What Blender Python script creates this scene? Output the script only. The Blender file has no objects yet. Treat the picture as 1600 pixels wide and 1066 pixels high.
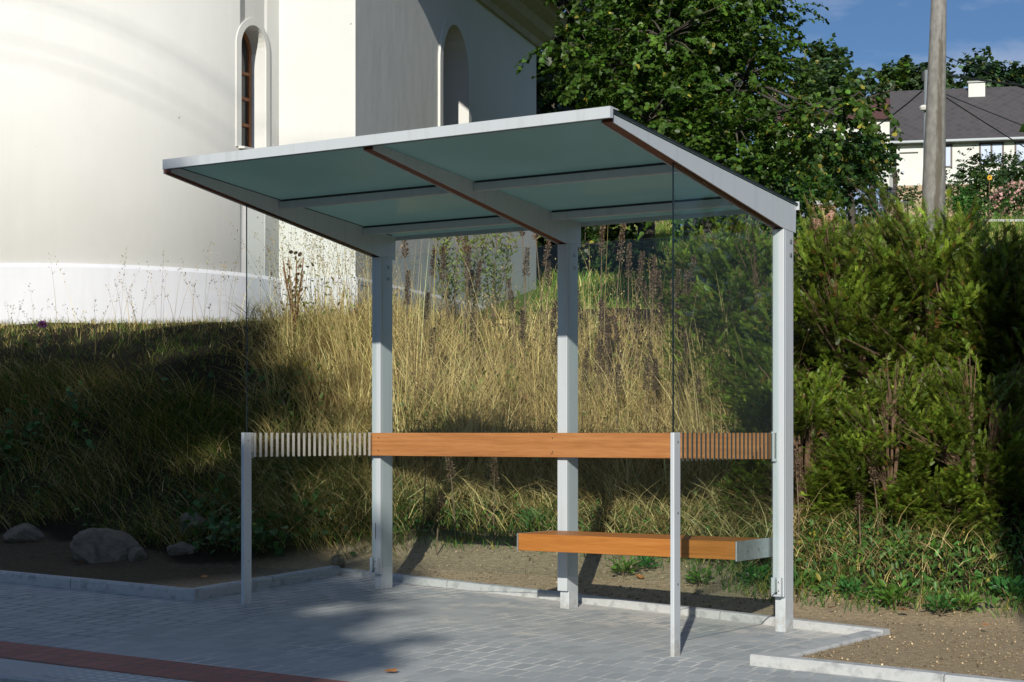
import bpy, bmesh, math, random
import numpy as np
from mathutils import Vector, Matrix
random.seed(7); rng = np.random.default_rng(11)
sc = bpy.context.scene
COL = sc.collection
PI = math.pi

# ------------------------------------------------------------------ camera
F_PX, HOR, PSI = 2718.16, 676.36, 0.5845
CX, CY, CZ = 7.3536, -9.4845, 1.0686
G = -0.036                                    # the pavement falls to the right
Rv = np.array([math.cos(PSI), math.sin(PSI), 0.0])
Dv = np.array([-math.sin(PSI), math.cos(PSI), 0.0])
cam_d = bpy.data.cameras.new('camera'); cam = bpy.data.objects.new('camera', cam_d)
COL.objects.link(cam); sc.camera = cam
cam.location = (CX, CY, CZ); cam.rotation_euler = (PI/2, 0, PSI)
cam_d.sensor_width = 36; cam_d.lens = F_PX/1600*36
cam_d.shift_y = (HOR-533)/1600; cam_d.clip_end = 3000; cam_d.clip_start = 0.05

# ------------------------------------------------------------------ light
SUN_H = np.array([0.418, -0.908]); SUN_T = 0.412       # towards the sun
el = math.atan(SUN_T)
world = bpy.data.worlds.new('World'); sc.world = world; world.use_nodes = True
nt = world.node_tree; nt.nodes.clear()
wo = nt.nodes.new('ShaderNodeOutputWorld'); bg = nt.nodes.new('ShaderNodeBackground')
sky = nt.nodes.new('ShaderNodeTexSky'); sky.sky_type = 'NISHITA'; sky.sun_disc = False
sky.sun_elevation = el; sky.sun_rotation = math.atan2(SUN_H[0], SUN_H[1])
sky.altitude = 600; sky.air_density = 1.0; sky.dust_density = 0.1; sky.ozone_density = 2.5
bg.inputs[1].default_value = 0.05
tc = nt.nodes.new('ShaderNodeTexCoord'); mp = nt.nodes.new('ShaderNodeMapping')
mp.inputs['Scale'].default_value = (2.2, 2.2, 7.0); mp.inputs['Location'].default_value = (0.35, 0.1, 0.55)
cn = nt.nodes.new('ShaderNodeTexNoise'); cn.inputs['Scale'].default_value = 1.6; cn.inputs['Detail'].default_value = 7
cn.inputs['Roughness'].default_value = 0.62
cr = nt.nodes.new('ShaderNodeValToRGB')
cr.color_ramp.elements[0].position = 0.48; cr.color_ramp.elements[0].color = (0, 0, 0, 1)
cr.color_ramp.elements[1].position = 0.66; cr.color_ramp.elements[1].color = (0.95, 0.95, 0.95, 1)
mx = nt.nodes.new('ShaderNodeMix'); mx.data_type = 'RGBA'
nt.links.new(tc.outputs['Generated'], mp.inputs[0]); nt.links.new(mp.outputs[0], cn.inputs['Vector'])
nt.links.new(cn.outputs['Fac'], cr.inputs[0]); nt.links.new(cr.outputs[0], mx.inputs[0])
tn_ = nt.nodes.new('ShaderNodeMix'); tn_.data_type = 'RGBA'; tn_.blend_type = 'MULTIPLY'; tn_.inputs[0].default_value = 1.0; tn_.inputs[7].default_value = (0.92, 1.16, 1.46, 1)
nt.links.new(sky.outputs[0], tn_.inputs[6]); nt.links.new(tn_.outputs[2], mx.inputs[6]); mx.inputs[7].default_value = (9.5, 11.0, 14.5, 1)
nt.links.new(mx.outputs[2], bg.inputs[0]); nt.links.new(bg.outputs[0], wo.inputs[0])
sl = bpy.data.lights.new('sun', 'SUN'); sun = bpy.data.objects.new('sun', sl); COL.objects.link(sun)
sl.energy = 5.0; sl.angle = math.radians(0.5); sl.color = (1.0, 0.95, 0.86)
sun.rotation_euler = Vector((SUN_H[0], SUN_H[1], SUN_T)).to_track_quat('Z', 'Y').to_euler()
sun.location = (20, -40, 30)
sc.view_settings.view_transform = 'Standard'; sc.view_settings.look = 'None'
sc.view_settings.exposure = -0.12; sc.view_settings.gamma = 1
sc.cycles.use_denoising = True
sc.cycles.max_bounces = 8; sc.cycles.transparent_max_bounces = 24
sc.cycles.diffuse_bounces = 3; sc.cycles.glossy_bounces = 3; sc.cycles.transmission_bounces = 4
sc.cycles.sample_clamp_indirect = 3.0; sc.cycles.caustics_reflective = False; sc.cycles.caustics_refractive = False

# ------------------------------------------------------------------ helpers
def W(u, v, Z):                                # a point of the place given by direction and distance
    return np.array([CX, CY, CZ]) + Z*(Rv*(u-800)/F_PX + Dv + np.array([0, 0, (HOR-v)/F_PX]))
def LC(x, d, z):                               # x to the right, d ahead of the kerb side viewpoint, absolute height
    p = np.array([CX, CY, 0]) + Rv*x + Dv*d; return np.array([p[0], p[1], z])

def tag(o, label=None, cat=None, group=None, kind=None):
    if label: o['label'] = label
    if cat: o['category'] = cat
    if group: o['group'] = group
    if kind: o['kind'] = kind
    return o
def empty(name, loc=(0, 0, 0), rz=0.0):
    o = bpy.data.objects.new(name, None); COL.objects.link(o); o.location = tuple(loc); o.rotation_euler = (0, 0, rz)
    o.empty_display_size = 0.2
    return o
def link(name, me, parent=None, mats=()):
    for m in mats: me.materials.append(m)
    o = bpy.data.objects.new(name, me); COL.objects.link(o)
    if parent is not None: o.parent = parent
    return o
def copy_tree(o, parent=None):
    c = o.copy(); COL.objects.link(c)
    if parent is not None: c.parent = parent
    for ch in list(o.children): copy_tree(ch, c)
    return c

class MB:
    def __init__(s): s.v = []; s.f = []; s.m = []
    def poly(s, pts, mi=0):
        b = len(s.v); s.v += [tuple(p) for p in pts]; s.f.append(tuple(range(b, b+len(pts)))); s.m.append(mi)
    def box(s, x0, x1, y0, y1, z0, z1, mi=0, M=None):
        P = [(x, y, z) for z in (z0, z1) for y in (y0, y1) for x in (x0, x1)]
        if M is not None: P = [tuple(M @ Vector(p)) for p in P]
        b = len(s.v); s.v += P
        for q in ((0, 2, 3, 1), (4, 5, 7, 6), (0, 1, 5, 4), (2, 6, 7, 3), (0, 4, 6, 2), (1, 3, 7, 5)):
            s.f.append(tuple(b+i for i in q)); s.m.append(mi)
        return s
    def prism(s, A, B, mi=0, mcap=None):       # two matching outlines (3D), joined and capped
        b = len(s.v); n = len(A); s.v += [tuple(p) for p in A]+[tuple(p) for p in B]
        s.f.append(tuple(b+i for i in range(n))[::-1]); s.f.append(tuple(b+n+i for i in range(n)))
        mc = mi if mcap is None else mcap; s.m += [mc, mc]
        for i in range(n):
            j = (i+1) % n; s.f.append((b+i, b+j, b+n+j, b+n+i)); s.m.append(mi)
        return s
    def tube(s, pts, rad, seg=8, mi=0):
        pts = [Vector(p) for p in pts]; n = len(pts)
        if not hasattr(rad, '__len__'): rad = [rad]*n
        b = len(s.v); up = Vector((0.13, 0.21, 0.97))
        for i, p in enumerate(pts):
            t = (pts[min(i+1, n-1)]-pts[max(i-1, 0)]).normalized()
            a = t.cross(up)
            if a.length < 0.1: a = t.cross(Vector((1, 0, 0)))
            a.normalize(); c = t.cross(a)
            for k in range(seg):
                w = 2*PI*k/seg; s.v.append(tuple(p+(a*math.cos(w)+c*math.sin(w))*rad[i]))
        for i in range(n-1):
            for k in range(seg):
                l = (k+1) % seg
                s.f.append((b+i*seg+k, b+i*seg+l, b+(i+1)*seg+l, b+(i+1)*seg+k)); s.m.append(mi)
        s.f.append(tuple(b+k for k in range(seg))[::-1]); s.m.append(mi)
        s.f.append(tuple(b+(n-1)*seg+k for k in range(seg))); s.m.append(mi)
        return s
    def build(s, name, mats, parent=None, bevel=0, smooth=False, fix=True):
        me = bpy.data.meshes.new(name); me.from_pydata(s.v, [], s.f)
        for i, p in enumerate(me.polygons): p.material_index = s.m[i]
        if fix:
            bm = bmesh.new(); bm.from_mesh(me); bmesh.ops.recalc_face_normals(bm, faces=bm.faces)
            bm.to_mesh(me); bm.free()
        if smooth: me.polygons.foreach_set('use_smooth', [True]*len(me.polygons))
        if not isinstance(mats, (list, tuple)): mats = [mats]
        o = link(name, me, parent, mats)
        if bevel:
            b = o.modifiers.new('bevel', 'BEVEL'); b.width = bevel; b.segments = 2; b.limit_method = 'ANGLE'
            b.harden_normals = False
        return o

def npmesh(name, V, Fc, mats, parent=None, tint=None, k=4, smooth=False, midx=None):
    """fast mesh from arrays; every face has k corners"""
    me = bpy.data.meshes.new(name); n = len(Fc)
    me.vertices.add(len(V)); me.vertices.foreach_set('co', np.ascontiguousarray(V, dtype=np.float32).ravel())
    me.loops.add(n*k); me.loops.foreach_set('vertex_index', np.ascontiguousarray(Fc, dtype=np.int32).ravel())
    me.polygons.add(n); me.polygons.foreach_set('loop_start', np.arange(0, n*k, k, dtype=np.int32))
    try: me.polygons.foreach_set('loop_total', np.full(n, k, dtype=np.int32))
    except Exception: pass
    if smooth: me.polygons.foreach_set('use_smooth', np.ones(n, dtype=bool))
    if not isinstance(mats, (list, tuple)): mats = [mats]
    for m in mats: me.materials.append(m)
    if midx is not None: me.polygons.foreach_set('material_index', np.asarray(midx, dtype=np.int32))
    if tint is not None:
        a = me.attributes.new('tint', 'FLOAT_COLOR', 'POINT')
        c = np.ones((len(V), 4), dtype=np.float32); c[:, :3] = tint; a.data.foreach_set('color', c.ravel())
    me.update(calc_edges=True); me.validate()
    o = bpy.data.objects.new(name, me); COL.objects.link(o)
    if parent is not None: o.parent = parent
    return o
def frames(d, up):
    """orthonormal frames: columns = (side, d, normal) for direction arrays d and rough normals up"""
    d = d/np.linalg.norm(d, axis=1, keepdims=True)
    s = np.cross(d, up); s /= np.maximum(np.linalg.norm(s, axis=1, keepdims=True), 1e-6)
    n = np.cross(s, d); return np.stack([s, d, n], axis=2)
def scatter(TV, TF, pos, M, size):
    """place template (TV verts, TF faces) at pos with frame M and size"""
    n = len(pos); m = len(TV)
    V = np.einsum('nij,mj->nmi', M, TV)*np.asarray(size).reshape(-1, 1, 1)+pos[:, None, :]
    Fc = TF[None]+(np.arange(n)*m)[:, None, None]
    return V.reshape(-1, 3), Fc.reshape(-1, TF.shape[1])
def noise2(x, y, s=1.0, seed=0):
    r = np.random.default_rng(seed); o = np.zeros_like(x, dtype=float)
    for i in range(7):
        a = r.uniform(0, 2*PI); k = s*(0.6+0.55*i); o += np.sin(k*(x*math.cos(a)+y*math.sin(a))+r.uniform(0, 6.3))/(1+0.5*i)
    return o/3.2

# ------------------------------------------------------------------ materials
def new_mat(name):
    m = bpy.data.materials.new(name); m.use_nodes = True; n = m.node_tree; n.nodes.clear()
    out = n.nodes.new('ShaderNodeOutputMaterial'); p = n.nodes.new('ShaderNodeBsdfPrincipled')
    n.links.new(p.outputs[0], out.inputs[0]); return m, n, p, out
def N(n, t, **k):
    a = n.nodes.new(t)
    for key, v in k.items():
        if key in a.inputs: a.inputs[key].default_value = v
        else: setattr(a, key, v)
    return a
def coords(n, scale=(1, 1, 1), rot=(0, 0, 0), kind='Object'):
    t = n.nodes.new('ShaderNodeTexCoord'); m = n.nodes.new('ShaderNodeMapping')
    m.inputs['Scale'].default_value = scale; m.inputs['Rotation'].default_value = rot
    n.links.new(t.outputs[kind], m.inputs[0]); return m.outputs[0]
def ramp(n, fac, stops):
    r = n.nodes.new('ShaderNodeValToRGB'); e = r.color_ramp.elements
    while len(e) < len(stops): e.new(0.5)
    for i, (p, c) in enumerate(stops):
        e[i].position = p; e[i].color = (*c, 1) if len(c) == 3 else c
    n.links.new(fac, r.inputs[0]); return r.outputs[0]
def mixc(n, f, a, b, mode='MIX'):
    m = n.nodes.new('ShaderNodeMix'); m.data_type = 'RGBA'; m.blend_type = mode
    for i, x in ((0, f), (6, a), (7, b)):
        if isinstance(x, (int, float)): m.inputs[i].default_value = x
        elif isinstance(x, (tuple, list)): m.inputs[i].default_value = (*x, 1)
        else: n.links.new(x, m.inputs[i])
    return m.outputs[2]
def bump(n, h, p, strength=0.3, dist=0.02):
    b = n.nodes.new('ShaderNodeBump'); b.inputs['Strength'].default_value = strength; b.inputs['Distance'].default_value = dist
    n.links.new(h, b.inputs['Height']); n.links.new(b.outputs[0], p.inputs['Normal']); return b
def noise_mat(name, c1, c2, scale=8, rough=0.8, bs=0.3, bd=0.01, stretch=(1, 1, 1), metal=0.0, detail=8, spec=0.5, c3=None):
    m, n, p, o = new_mat(name); v = coords(n, stretch)
    t = N(n, 'ShaderNodeTexNoise', Scale=scale, Detail=detail, Roughness=0.6); n.links.new(v, t.inputs['Vector'])
    st = [(0.3, c1), (0.7, c2)] if c3 is None else [(0.3, c1), (0.5, c2), (0.68, c3)]
    n.links.new(ramp(n, t.outputs['Fac'], st), p.inputs['Base Color'])
    p.inputs['Roughness'].default_value = rough; p.inputs['Metallic'].default_value = metal
    p.inputs['Specular IOR Level'].default_value = spec
    if bs: bump(n, t.outputs['Fac'], p, bs, bd)
    return m

def stucco(name, base, stain, fine=60, streak=0.0):
    m, n, p, o = new_mat(name); v = coords(n)
    a = N(n, 'ShaderNodeTexNoise', Scale=fine, Detail=6, Roughness=0.7); n.links.new(v, a.inputs['Vector'])
    b = N(n, 'ShaderNodeTexNoise', Scale=0.9, Detail=8, Roughness=0.65); n.links.new(v, b.inputs['Vector'])
    w = coords(n, (5, 5, 0.5)); c = N(n, 'ShaderNodeTexNoise', Scale=1.0, Detail=6, Roughness=0.6); n.links.new(w, c.inputs['Vector'])
    f = ramp(n, b.outputs['Fac'], [(0.42, (0, 0, 0)), (0.75, (1, 1, 1))])
    col = mixc(n, f, base, stain)
    g = ramp(n, c.outputs['Fac'], [(0.5, (0, 0, 0)), (0.8, (streak,)*3)])
    col = mixc(n, g, col, (stain[0]*0.8, stain[1]*0.8, stain[2]*0.78))
    sp = N(n, 'ShaderNodeTexNoise', Scale=9, Detail=2); n.links.new(v, sp.inputs['Vector'])
    k = ramp(n, sp.outputs['Fac'], [(0.79, (0, 0, 0)), (0.82, (1, 1, 1))]); col = mixc(n, k, col, (0.4, 0.38, 0.33))
    n.links.new(col, p.inputs['Base Color']); p.inputs['Roughness'].default_value = 0.95
    p.inputs['Specular IOR Level'].default_value = 0.15
    ad = N(n, 'ShaderNodeMath', operation='MULTIPLY_ADD'); ad.inputs[1].default_value = 3.0
    mb = N(n, 'ShaderNodeTexNoise', Scale=3.0, Detail=5); n.links.new(coords(n, (1, 1, 0.45)), mb.inputs['Vector'])
    n.links.new(mb.outputs['Fac'], ad.inputs[0]); n.links.new(a.outputs['Fac'], ad.inputs[2])
    bump(n, ad.outputs[0], p, 0.22, 0.010); return m

M = {}
M['wall'] = stucco('white_render', (0.69, 0.69, 0.655), (0.655, 0.655, 0.615), streak=0.12)
M['plinth'] = stucco('plinth_render', (0.68, 0.69, 0.715), (0.63, 0.64, 0.66), streak=0.25)
M['house_wall'] = stucco('house_render', (0.72, 0.72, 0.68), (0.64, 0.63, 0.58))
M['metal'] = noise_mat('silver_paint', (0.56, 0.60, 0.62), (0.59, 0.63, 0.65), 260, 0.42, 0.06, 0.0005, metal=0.15)
def add_grime(m):
    n = m.node_tree; p = [q for q in n.nodes if q.type == 'BSDF_PRINCIPLED'][0]; src = p.inputs['Base Color'].links[0].from_socket
    t = n.nodes.new('ShaderNodeTexCoord'); sx = n.nodes.new('ShaderNodeSeparateXYZ'); n.links.new(t.outputs['Object'], sx.inputs[0])
    mr = N(n, 'ShaderNodeMapRange'); mr.inputs['From Min'].default_value = 0.10; mr.inputs['From Max'].default_value = -0.13; n.links.new(sx.outputs[2], mr.inputs[0])
    a = N(n, 'ShaderNodeTexNoise', Scale=22, Detail=7, Roughness=0.7); n.links.new(t.outputs['Object'], a.inputs['Vector'])
    f = mixc(n, 1.0, ramp(n, a.outputs['Fac'], [(0.4, (0, 0, 0)), (0.62, (0.9, 0.9, 0.9))]), mr.outputs[0], 'MULTIPLY')
    c = mixc(n, f, src, (0.36, 0.31, 0.24))
    w = N(n, 'ShaderNodeTexNoise', Scale=1.0, Detail=6, Roughness=0.6); n.links.new(coords(n, (22, 22, 1.2)), w.inputs['Vector'])
    c = mixc(n, ramp(n, w.outputs['Fac'], [(0.52, (0, 0, 0)), (0.75, (0.28, 0.28, 0.28))]), c, (0.34, 0.35, 0.34)); n.links.new(c, p.inputs['Base Color'])
add_grime(M['metal'])
M['galv'] = noise_mat('galvanised_steel', (0.36, 0.40, 0.40), (0.50, 0.53, 0.53), 30, 0.42, 0.05, 0.001, metal=0.6)
M['bolt'] = noise_mat('bolt_steel', (0.4, 0.4, 0.4), (0.55, 0.55, 0.54), 50, 0.3, 0, metal=0.9)
M['dark'] = noise_mat('dark_rubber', (0.012, 0.013, 0.014), (0.02, 0.02, 0.022), 40, 0.5, 0)
M['soffit_trim'] = noise_mat('brown_inlay', (0.16, 0.045, 0.018), (0.22, 0.07, 0.03), 30, 0.5, 0.1, 0.002, (1, 0.2, 1))
M['slate'] = None

def wood(name, c1, c2, c3, axis=0):
    m, n, p, o = new_mat(name); s = [1.0]*3; s = [13, 13, 13]; s[axis] = 0.45
    v = coords(n, tuple(s))
    a = N(n, 'ShaderNodeTexNoise', Scale=1.1, Detail=4, Distortion=1.6); n.links.new(v, a.inputs['Vector'])
    wv = N(n, 'ShaderNodeTexWave', Scale=1.1, Distortion=5.5, Detail=3); wv.wave_type = 'RINGS'; wv.rings_direction = 'X'
    n.links.new(coords(n, (1.1, 9, 9)), wv.inputs['Vector'])
    fs = [150]*3; fs[axis] = 7
    b = N(n, 'ShaderNodeTexNoise', Scale=1.0, Detail=3); n.links.new(coords(n, tuple(fs)), b.inputs['Vector'])
    c = ramp(n, a.outputs['Fac'], [(0.3, c1), (0.5, c2), (0.7, c3)])
    c = mixc(n, 0.22, c, ramp(n, wv.outputs['Fac'], [(0.0, c1), (1.0, c3)]))
    c = mixc(n, 0.25, c, ramp(n, b.outputs['Fac'], [(0.35, tuple(x*0.75 for x in c1)), (0.6, c3)]))
    k = N(n, 'ShaderNodeTexVoronoi', Scale=1.0); n.links.new(coords(n, (2.2, 2.2, 5.0)), k.inputs['Vector'])
    kk = ramp(n, k.outputs['Distance'], [(0.03, (1, 1, 1)), (0.055, (0, 0, 0))])
    c = mixc(n, kk, c, tuple(x*0.35 for x in c1))
    n.links.new(c, p.inputs['Base Color']); p.inputs['Roughness'].default_value = 0.48
    p.inputs['Specular IOR Level'].default_value = 0.35; bump(n, b.outputs['Fac'], p, 0.25, 0.0012); return m
M['wood'] = wood('oiled_hardwood', (0.30, 0.115, 0.034), (0.40, 0.165, 0.052), (0.48, 0.22, 0.078))
M['seat_wood'] = wood('seat_hardwood', (0.30, 0.105, 0.018), (0.42, 0.155, 0.028), (0.48, 0.19, 0.042))

def glass(name, tr, refl=1.0, dirt=0.03):
    m, n, p, o = new_mat(name); n.nodes.remove(p)
    t = N(n, 'ShaderNodeBsdfTransparent'); t.inputs[0].default_value = (*tr, 1)
    gl = N(n, 'ShaderNodeBsdfGlossy'); gl.inputs['Roughness'].default_value = 0.015
    gl.inputs[0].default_value = (0.9, 0.95, 0.95, 1)
    lw = N(n, 'ShaderNodeLayerWeight', Blend=0.5); pw = N(n, 'ShaderNodeMath', operation='POWER'); pw.inputs[1].default_value = 5.0; n.links.new(lw.outputs['Facing'], pw.inputs[0])
    fr = N(n, 'ShaderNodeMath', operation='MULTIPLY_ADD'); fr.inputs[1].default_value = 0.96*refl; fr.inputs[2].default_value = 0.04*refl; n.links.new(pw.outputs[0], fr.inputs[0])
    mi = N(n, 'ShaderNodeMixShader'); n.links.new(fr.outputs[0], mi.inputs[0])
    n.links.new(t.outputs[0], mi.inputs[1]); n.links.new(gl.outputs[0], mi.inputs[2])
    df = N(n, 'ShaderNodeBsdfDiffuse'); df.inputs[0].default_value = (0.6, 0.62, 0.6, 1)
    v = coords(n, (1, 1, 0.4)); tn = N(n, 'ShaderNodeTexNoise', Scale=7, Detail=8, Roughness=0.7); n.links.new(v, tn.inputs['Vector'])
    dr = ramp(n, tn.outputs['Fac'], [(0.45, (dirt*0.3,)*3), (0.75, (dirt,)*3)])
    m2 = N(n, 'ShaderNodeMixShader'); n.links.new(dr, m2.inputs[0]); n.links.new(mi.outputs[0], m2.inputs[1]); n.links.new(df.outputs[0], m2.inputs[2])
    n.links.new(m2.outputs[0], o.inputs[0]); return m
M['glass'] = glass('clear_glass', (0.94, 0.965, 0.96), refl=0.4, dirt=0.002)
M['edge'] = noise_mat('glass_edge', (0.004, 0.010, 0.011), (0.008, 0.016, 0.017), 5, 0.2, 0)
M['edge_pale'] = noise_mat('polished_glass_edge', (0.25, 0.36, 0.32), (0.32, 0.44, 0.4), 5, 0.2, 0)

def roof_glass():
    m, n, p, o = new_mat('frosted_roof_glass')
    v = coords(n); t = N(n, 'ShaderNodeTexNoise', Scale=1.3, Detail=3); n.links.new(v, t.inputs['Vector'])
    vo = N(n, 'ShaderNodeTexVoronoi', Scale=48); n.links.new(coords(n, (1, 0.8, 1)), vo.inputs['Vector'])
    sel = N(n, 'ShaderNodeTexNoise', Scale=1.7, Detail=2); n.links.new(v, sel.inputs['Vector'])
    th = ramp(n, sel.outputs['Fac'], [(0.42, (0.0, 0, 0)), (0.66, (1, 1, 1))])
    sp = ramp(n, vo.outputs['Distance'], [(0.06, (1, 1, 1)), (0.13, (0, 0, 0))])
    wn = N(n, 'ShaderNodeTexWhiteNoise'); n.links.new(vo.outputs['Color'], wn.inputs['Vector'])
    pk = ramp(n, wn.outputs['Value'], [(0.55, (0, 0, 0)), (0.6, (1, 1, 1))])
    f = mixc(n, 1.0, mixc(n, 1.0, sp, th, 'MULTIPLY'), pk, 'MULTIPLY')
    c = mixc(n, f, ramp(n, t.outputs['Fac'], [(0.3, (0.38, 0.52, 0.485)), (0.7, (0.42, 0.565, 0.525))]), (0.62, 0.72, 0.68))
    n.links.new(c, p.inputs['Base Color']); p.inputs['Roughness'].default_value = 0.22
    tr = N(n, 'ShaderNodeBsdfTranslucent'); n.links.new(c, tr.inputs[0])
    mi = N(n, 'ShaderNodeMixShader'); mi.inputs[0].default_value = 0.55
    n.links.new(p.outputs[0], mi.inputs[1]); n.links.new(tr.outputs[0], mi.inputs[2]); n.links.new(mi.outputs[0], o.inputs[0]); return m
M['roof_glass'] = roof_glass()

def leafmat(name, trans=0.3, rough=0.45, gain=1.0, spec=0.4):
    m, n, p, o = new_mat(name)
    a = n.nodes.new('ShaderNodeAttribute'); a.attribute_name = 'tint'
    g = mixc(n, 1.0, a.outputs['Color'], (gain, gain, gain), 'MULTIPLY')
    n.links.new(g, p.inputs['Base Color']); p.inputs['Roughness'].default_value = rough
    p.inputs['Specular IOR Level'].default_value = spec
    tr = N(n, 'ShaderNodeBsdfTranslucent'); g2 = mixc(n, 1.0, g, (1.3, 1.25, 0.5), 'MULTIPLY'); n.links.new(g2, tr.inputs[0])
    mi = N(n, 'ShaderNodeMixShader'); mi.inputs[0].default_value = trans
    n.links.new(p.outputs[0], mi.inputs[1]); n.links.new(tr.outputs[0], mi.inputs[2]); n.links.new(mi.outputs[0], o.inputs[0]); return m
M['leaf'] = leafmat('broad_leaf'); M['needle'] = leafmat('yew_needle', 0.15, 0.4); M['grass'] = leafmat('grass_blade', 0.16, 0.6, spec=0.15)
M['petal'] = leafmat('petal', 0.3, 0.6)
M['bark'] = noise_mat('bark', (0.035, 0.03, 0.024), (0.11, 0.095, 0.075), 9, 0.95, 0.9, 0.03, (2.5, 2.5, 0.5))
M['twig'] = noise_mat('brown_twig', (0.10, 0.06, 0.035), (0.19, 0.12, 0.07), 14, 0.9, 0.4, 0.003)
M['stalk'] = noise_mat('dry_stalk', (0.10, 0.07, 0.045), (0.24, 0.17, 0.10), 30, 0.9, 0.3, 0.002)
M['stone'] = noise_mat('boulder', (0.065, 0.055, 0.042), (0.20, 0.165, 0.12), 6, 0.95, 1.0, 0.06, c3=(0.12, 0.10, 0.075))
M['kerb'] = noise_mat('concrete_kerb', (0.27, 0.28, 0.28), (0.47, 0.48, 0.47), 13, 0.95, 0.45, 0.005, c3=(0.41, 0.42, 0.41), detail=12)
M['concrete'] = None

def soil_mat():
    m, n, p, o = new_mat('sandy_soil'); v = coords(n)
    a = N(n, 'ShaderNodeTexNoise', Scale=26, Detail=10, Roughness=0.7); n.links.new(v, a.inputs['Vector'])
    b = N(n, 'ShaderNodeTexNoise', Scale=1.1, Detail=5); n.links.new(v, b.inputs['Vector'])
    d = N(n, 'ShaderNodeTexVoronoi', Scale=70); n.links.new(v, d.inputs['Vector'])
    c = ramp(n, a.outputs['Fac'], [(0.3, (0.30, 0.225, 0.13)), (0.5, (0.50, 0.395, 0.25)), (0.72, (0.66, 0.54, 0.37))])
    c = mixc(n, ramp(n, b.outputs['Fac'], [(0.35, (0, 0, 0)), (0.7, (0.5, 0.5, 0.5))]), c, (0.52, 0.43, 0.29))
    fg = N(n, 'ShaderNodeTexNoise', Scale=120, Detail=5, Roughness=0.8); n.links.new(v, fg.inputs['Vector'])
    c = mixc(n, 0.75, c, ramp(n, fg.outputs['Fac'], [(0.36, (0.30, 0.28, 0.25)), (0.62, (1.25, 1.22, 1.18))]), 'MULTIPLY')
    peb = ramp(n, d.outputs['Color'], [(0.80, (0, 0, 0)), (0.88, (0.9, 0.9, 0.9))])
    near = ramp(n, d.outputs['Distance'], [(0.25, (1, 1, 1)), (0.4, (0, 0, 0))])
    c = mixc(n, mixc(n, 1.0, peb, near, 'MULTIPLY'), c, (0.42, 0.38, 0.32))
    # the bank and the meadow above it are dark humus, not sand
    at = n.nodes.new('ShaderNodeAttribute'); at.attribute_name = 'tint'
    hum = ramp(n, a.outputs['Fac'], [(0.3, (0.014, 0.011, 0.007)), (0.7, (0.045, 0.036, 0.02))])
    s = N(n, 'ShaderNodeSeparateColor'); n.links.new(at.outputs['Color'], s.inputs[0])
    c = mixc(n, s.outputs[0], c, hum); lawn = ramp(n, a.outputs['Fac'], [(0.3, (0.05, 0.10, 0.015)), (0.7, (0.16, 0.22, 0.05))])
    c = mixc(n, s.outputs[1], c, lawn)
    n.links.new(c, p.inputs['Base Color']); p.inputs['Roughness'].default_value = 1.0; p.inputs['Specular IOR Level'].default_value = 0.1
    bump(n, a.outputs['Fac'], p, 1.0, 0.03); return m
M['soil'] = soil_mat()

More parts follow.
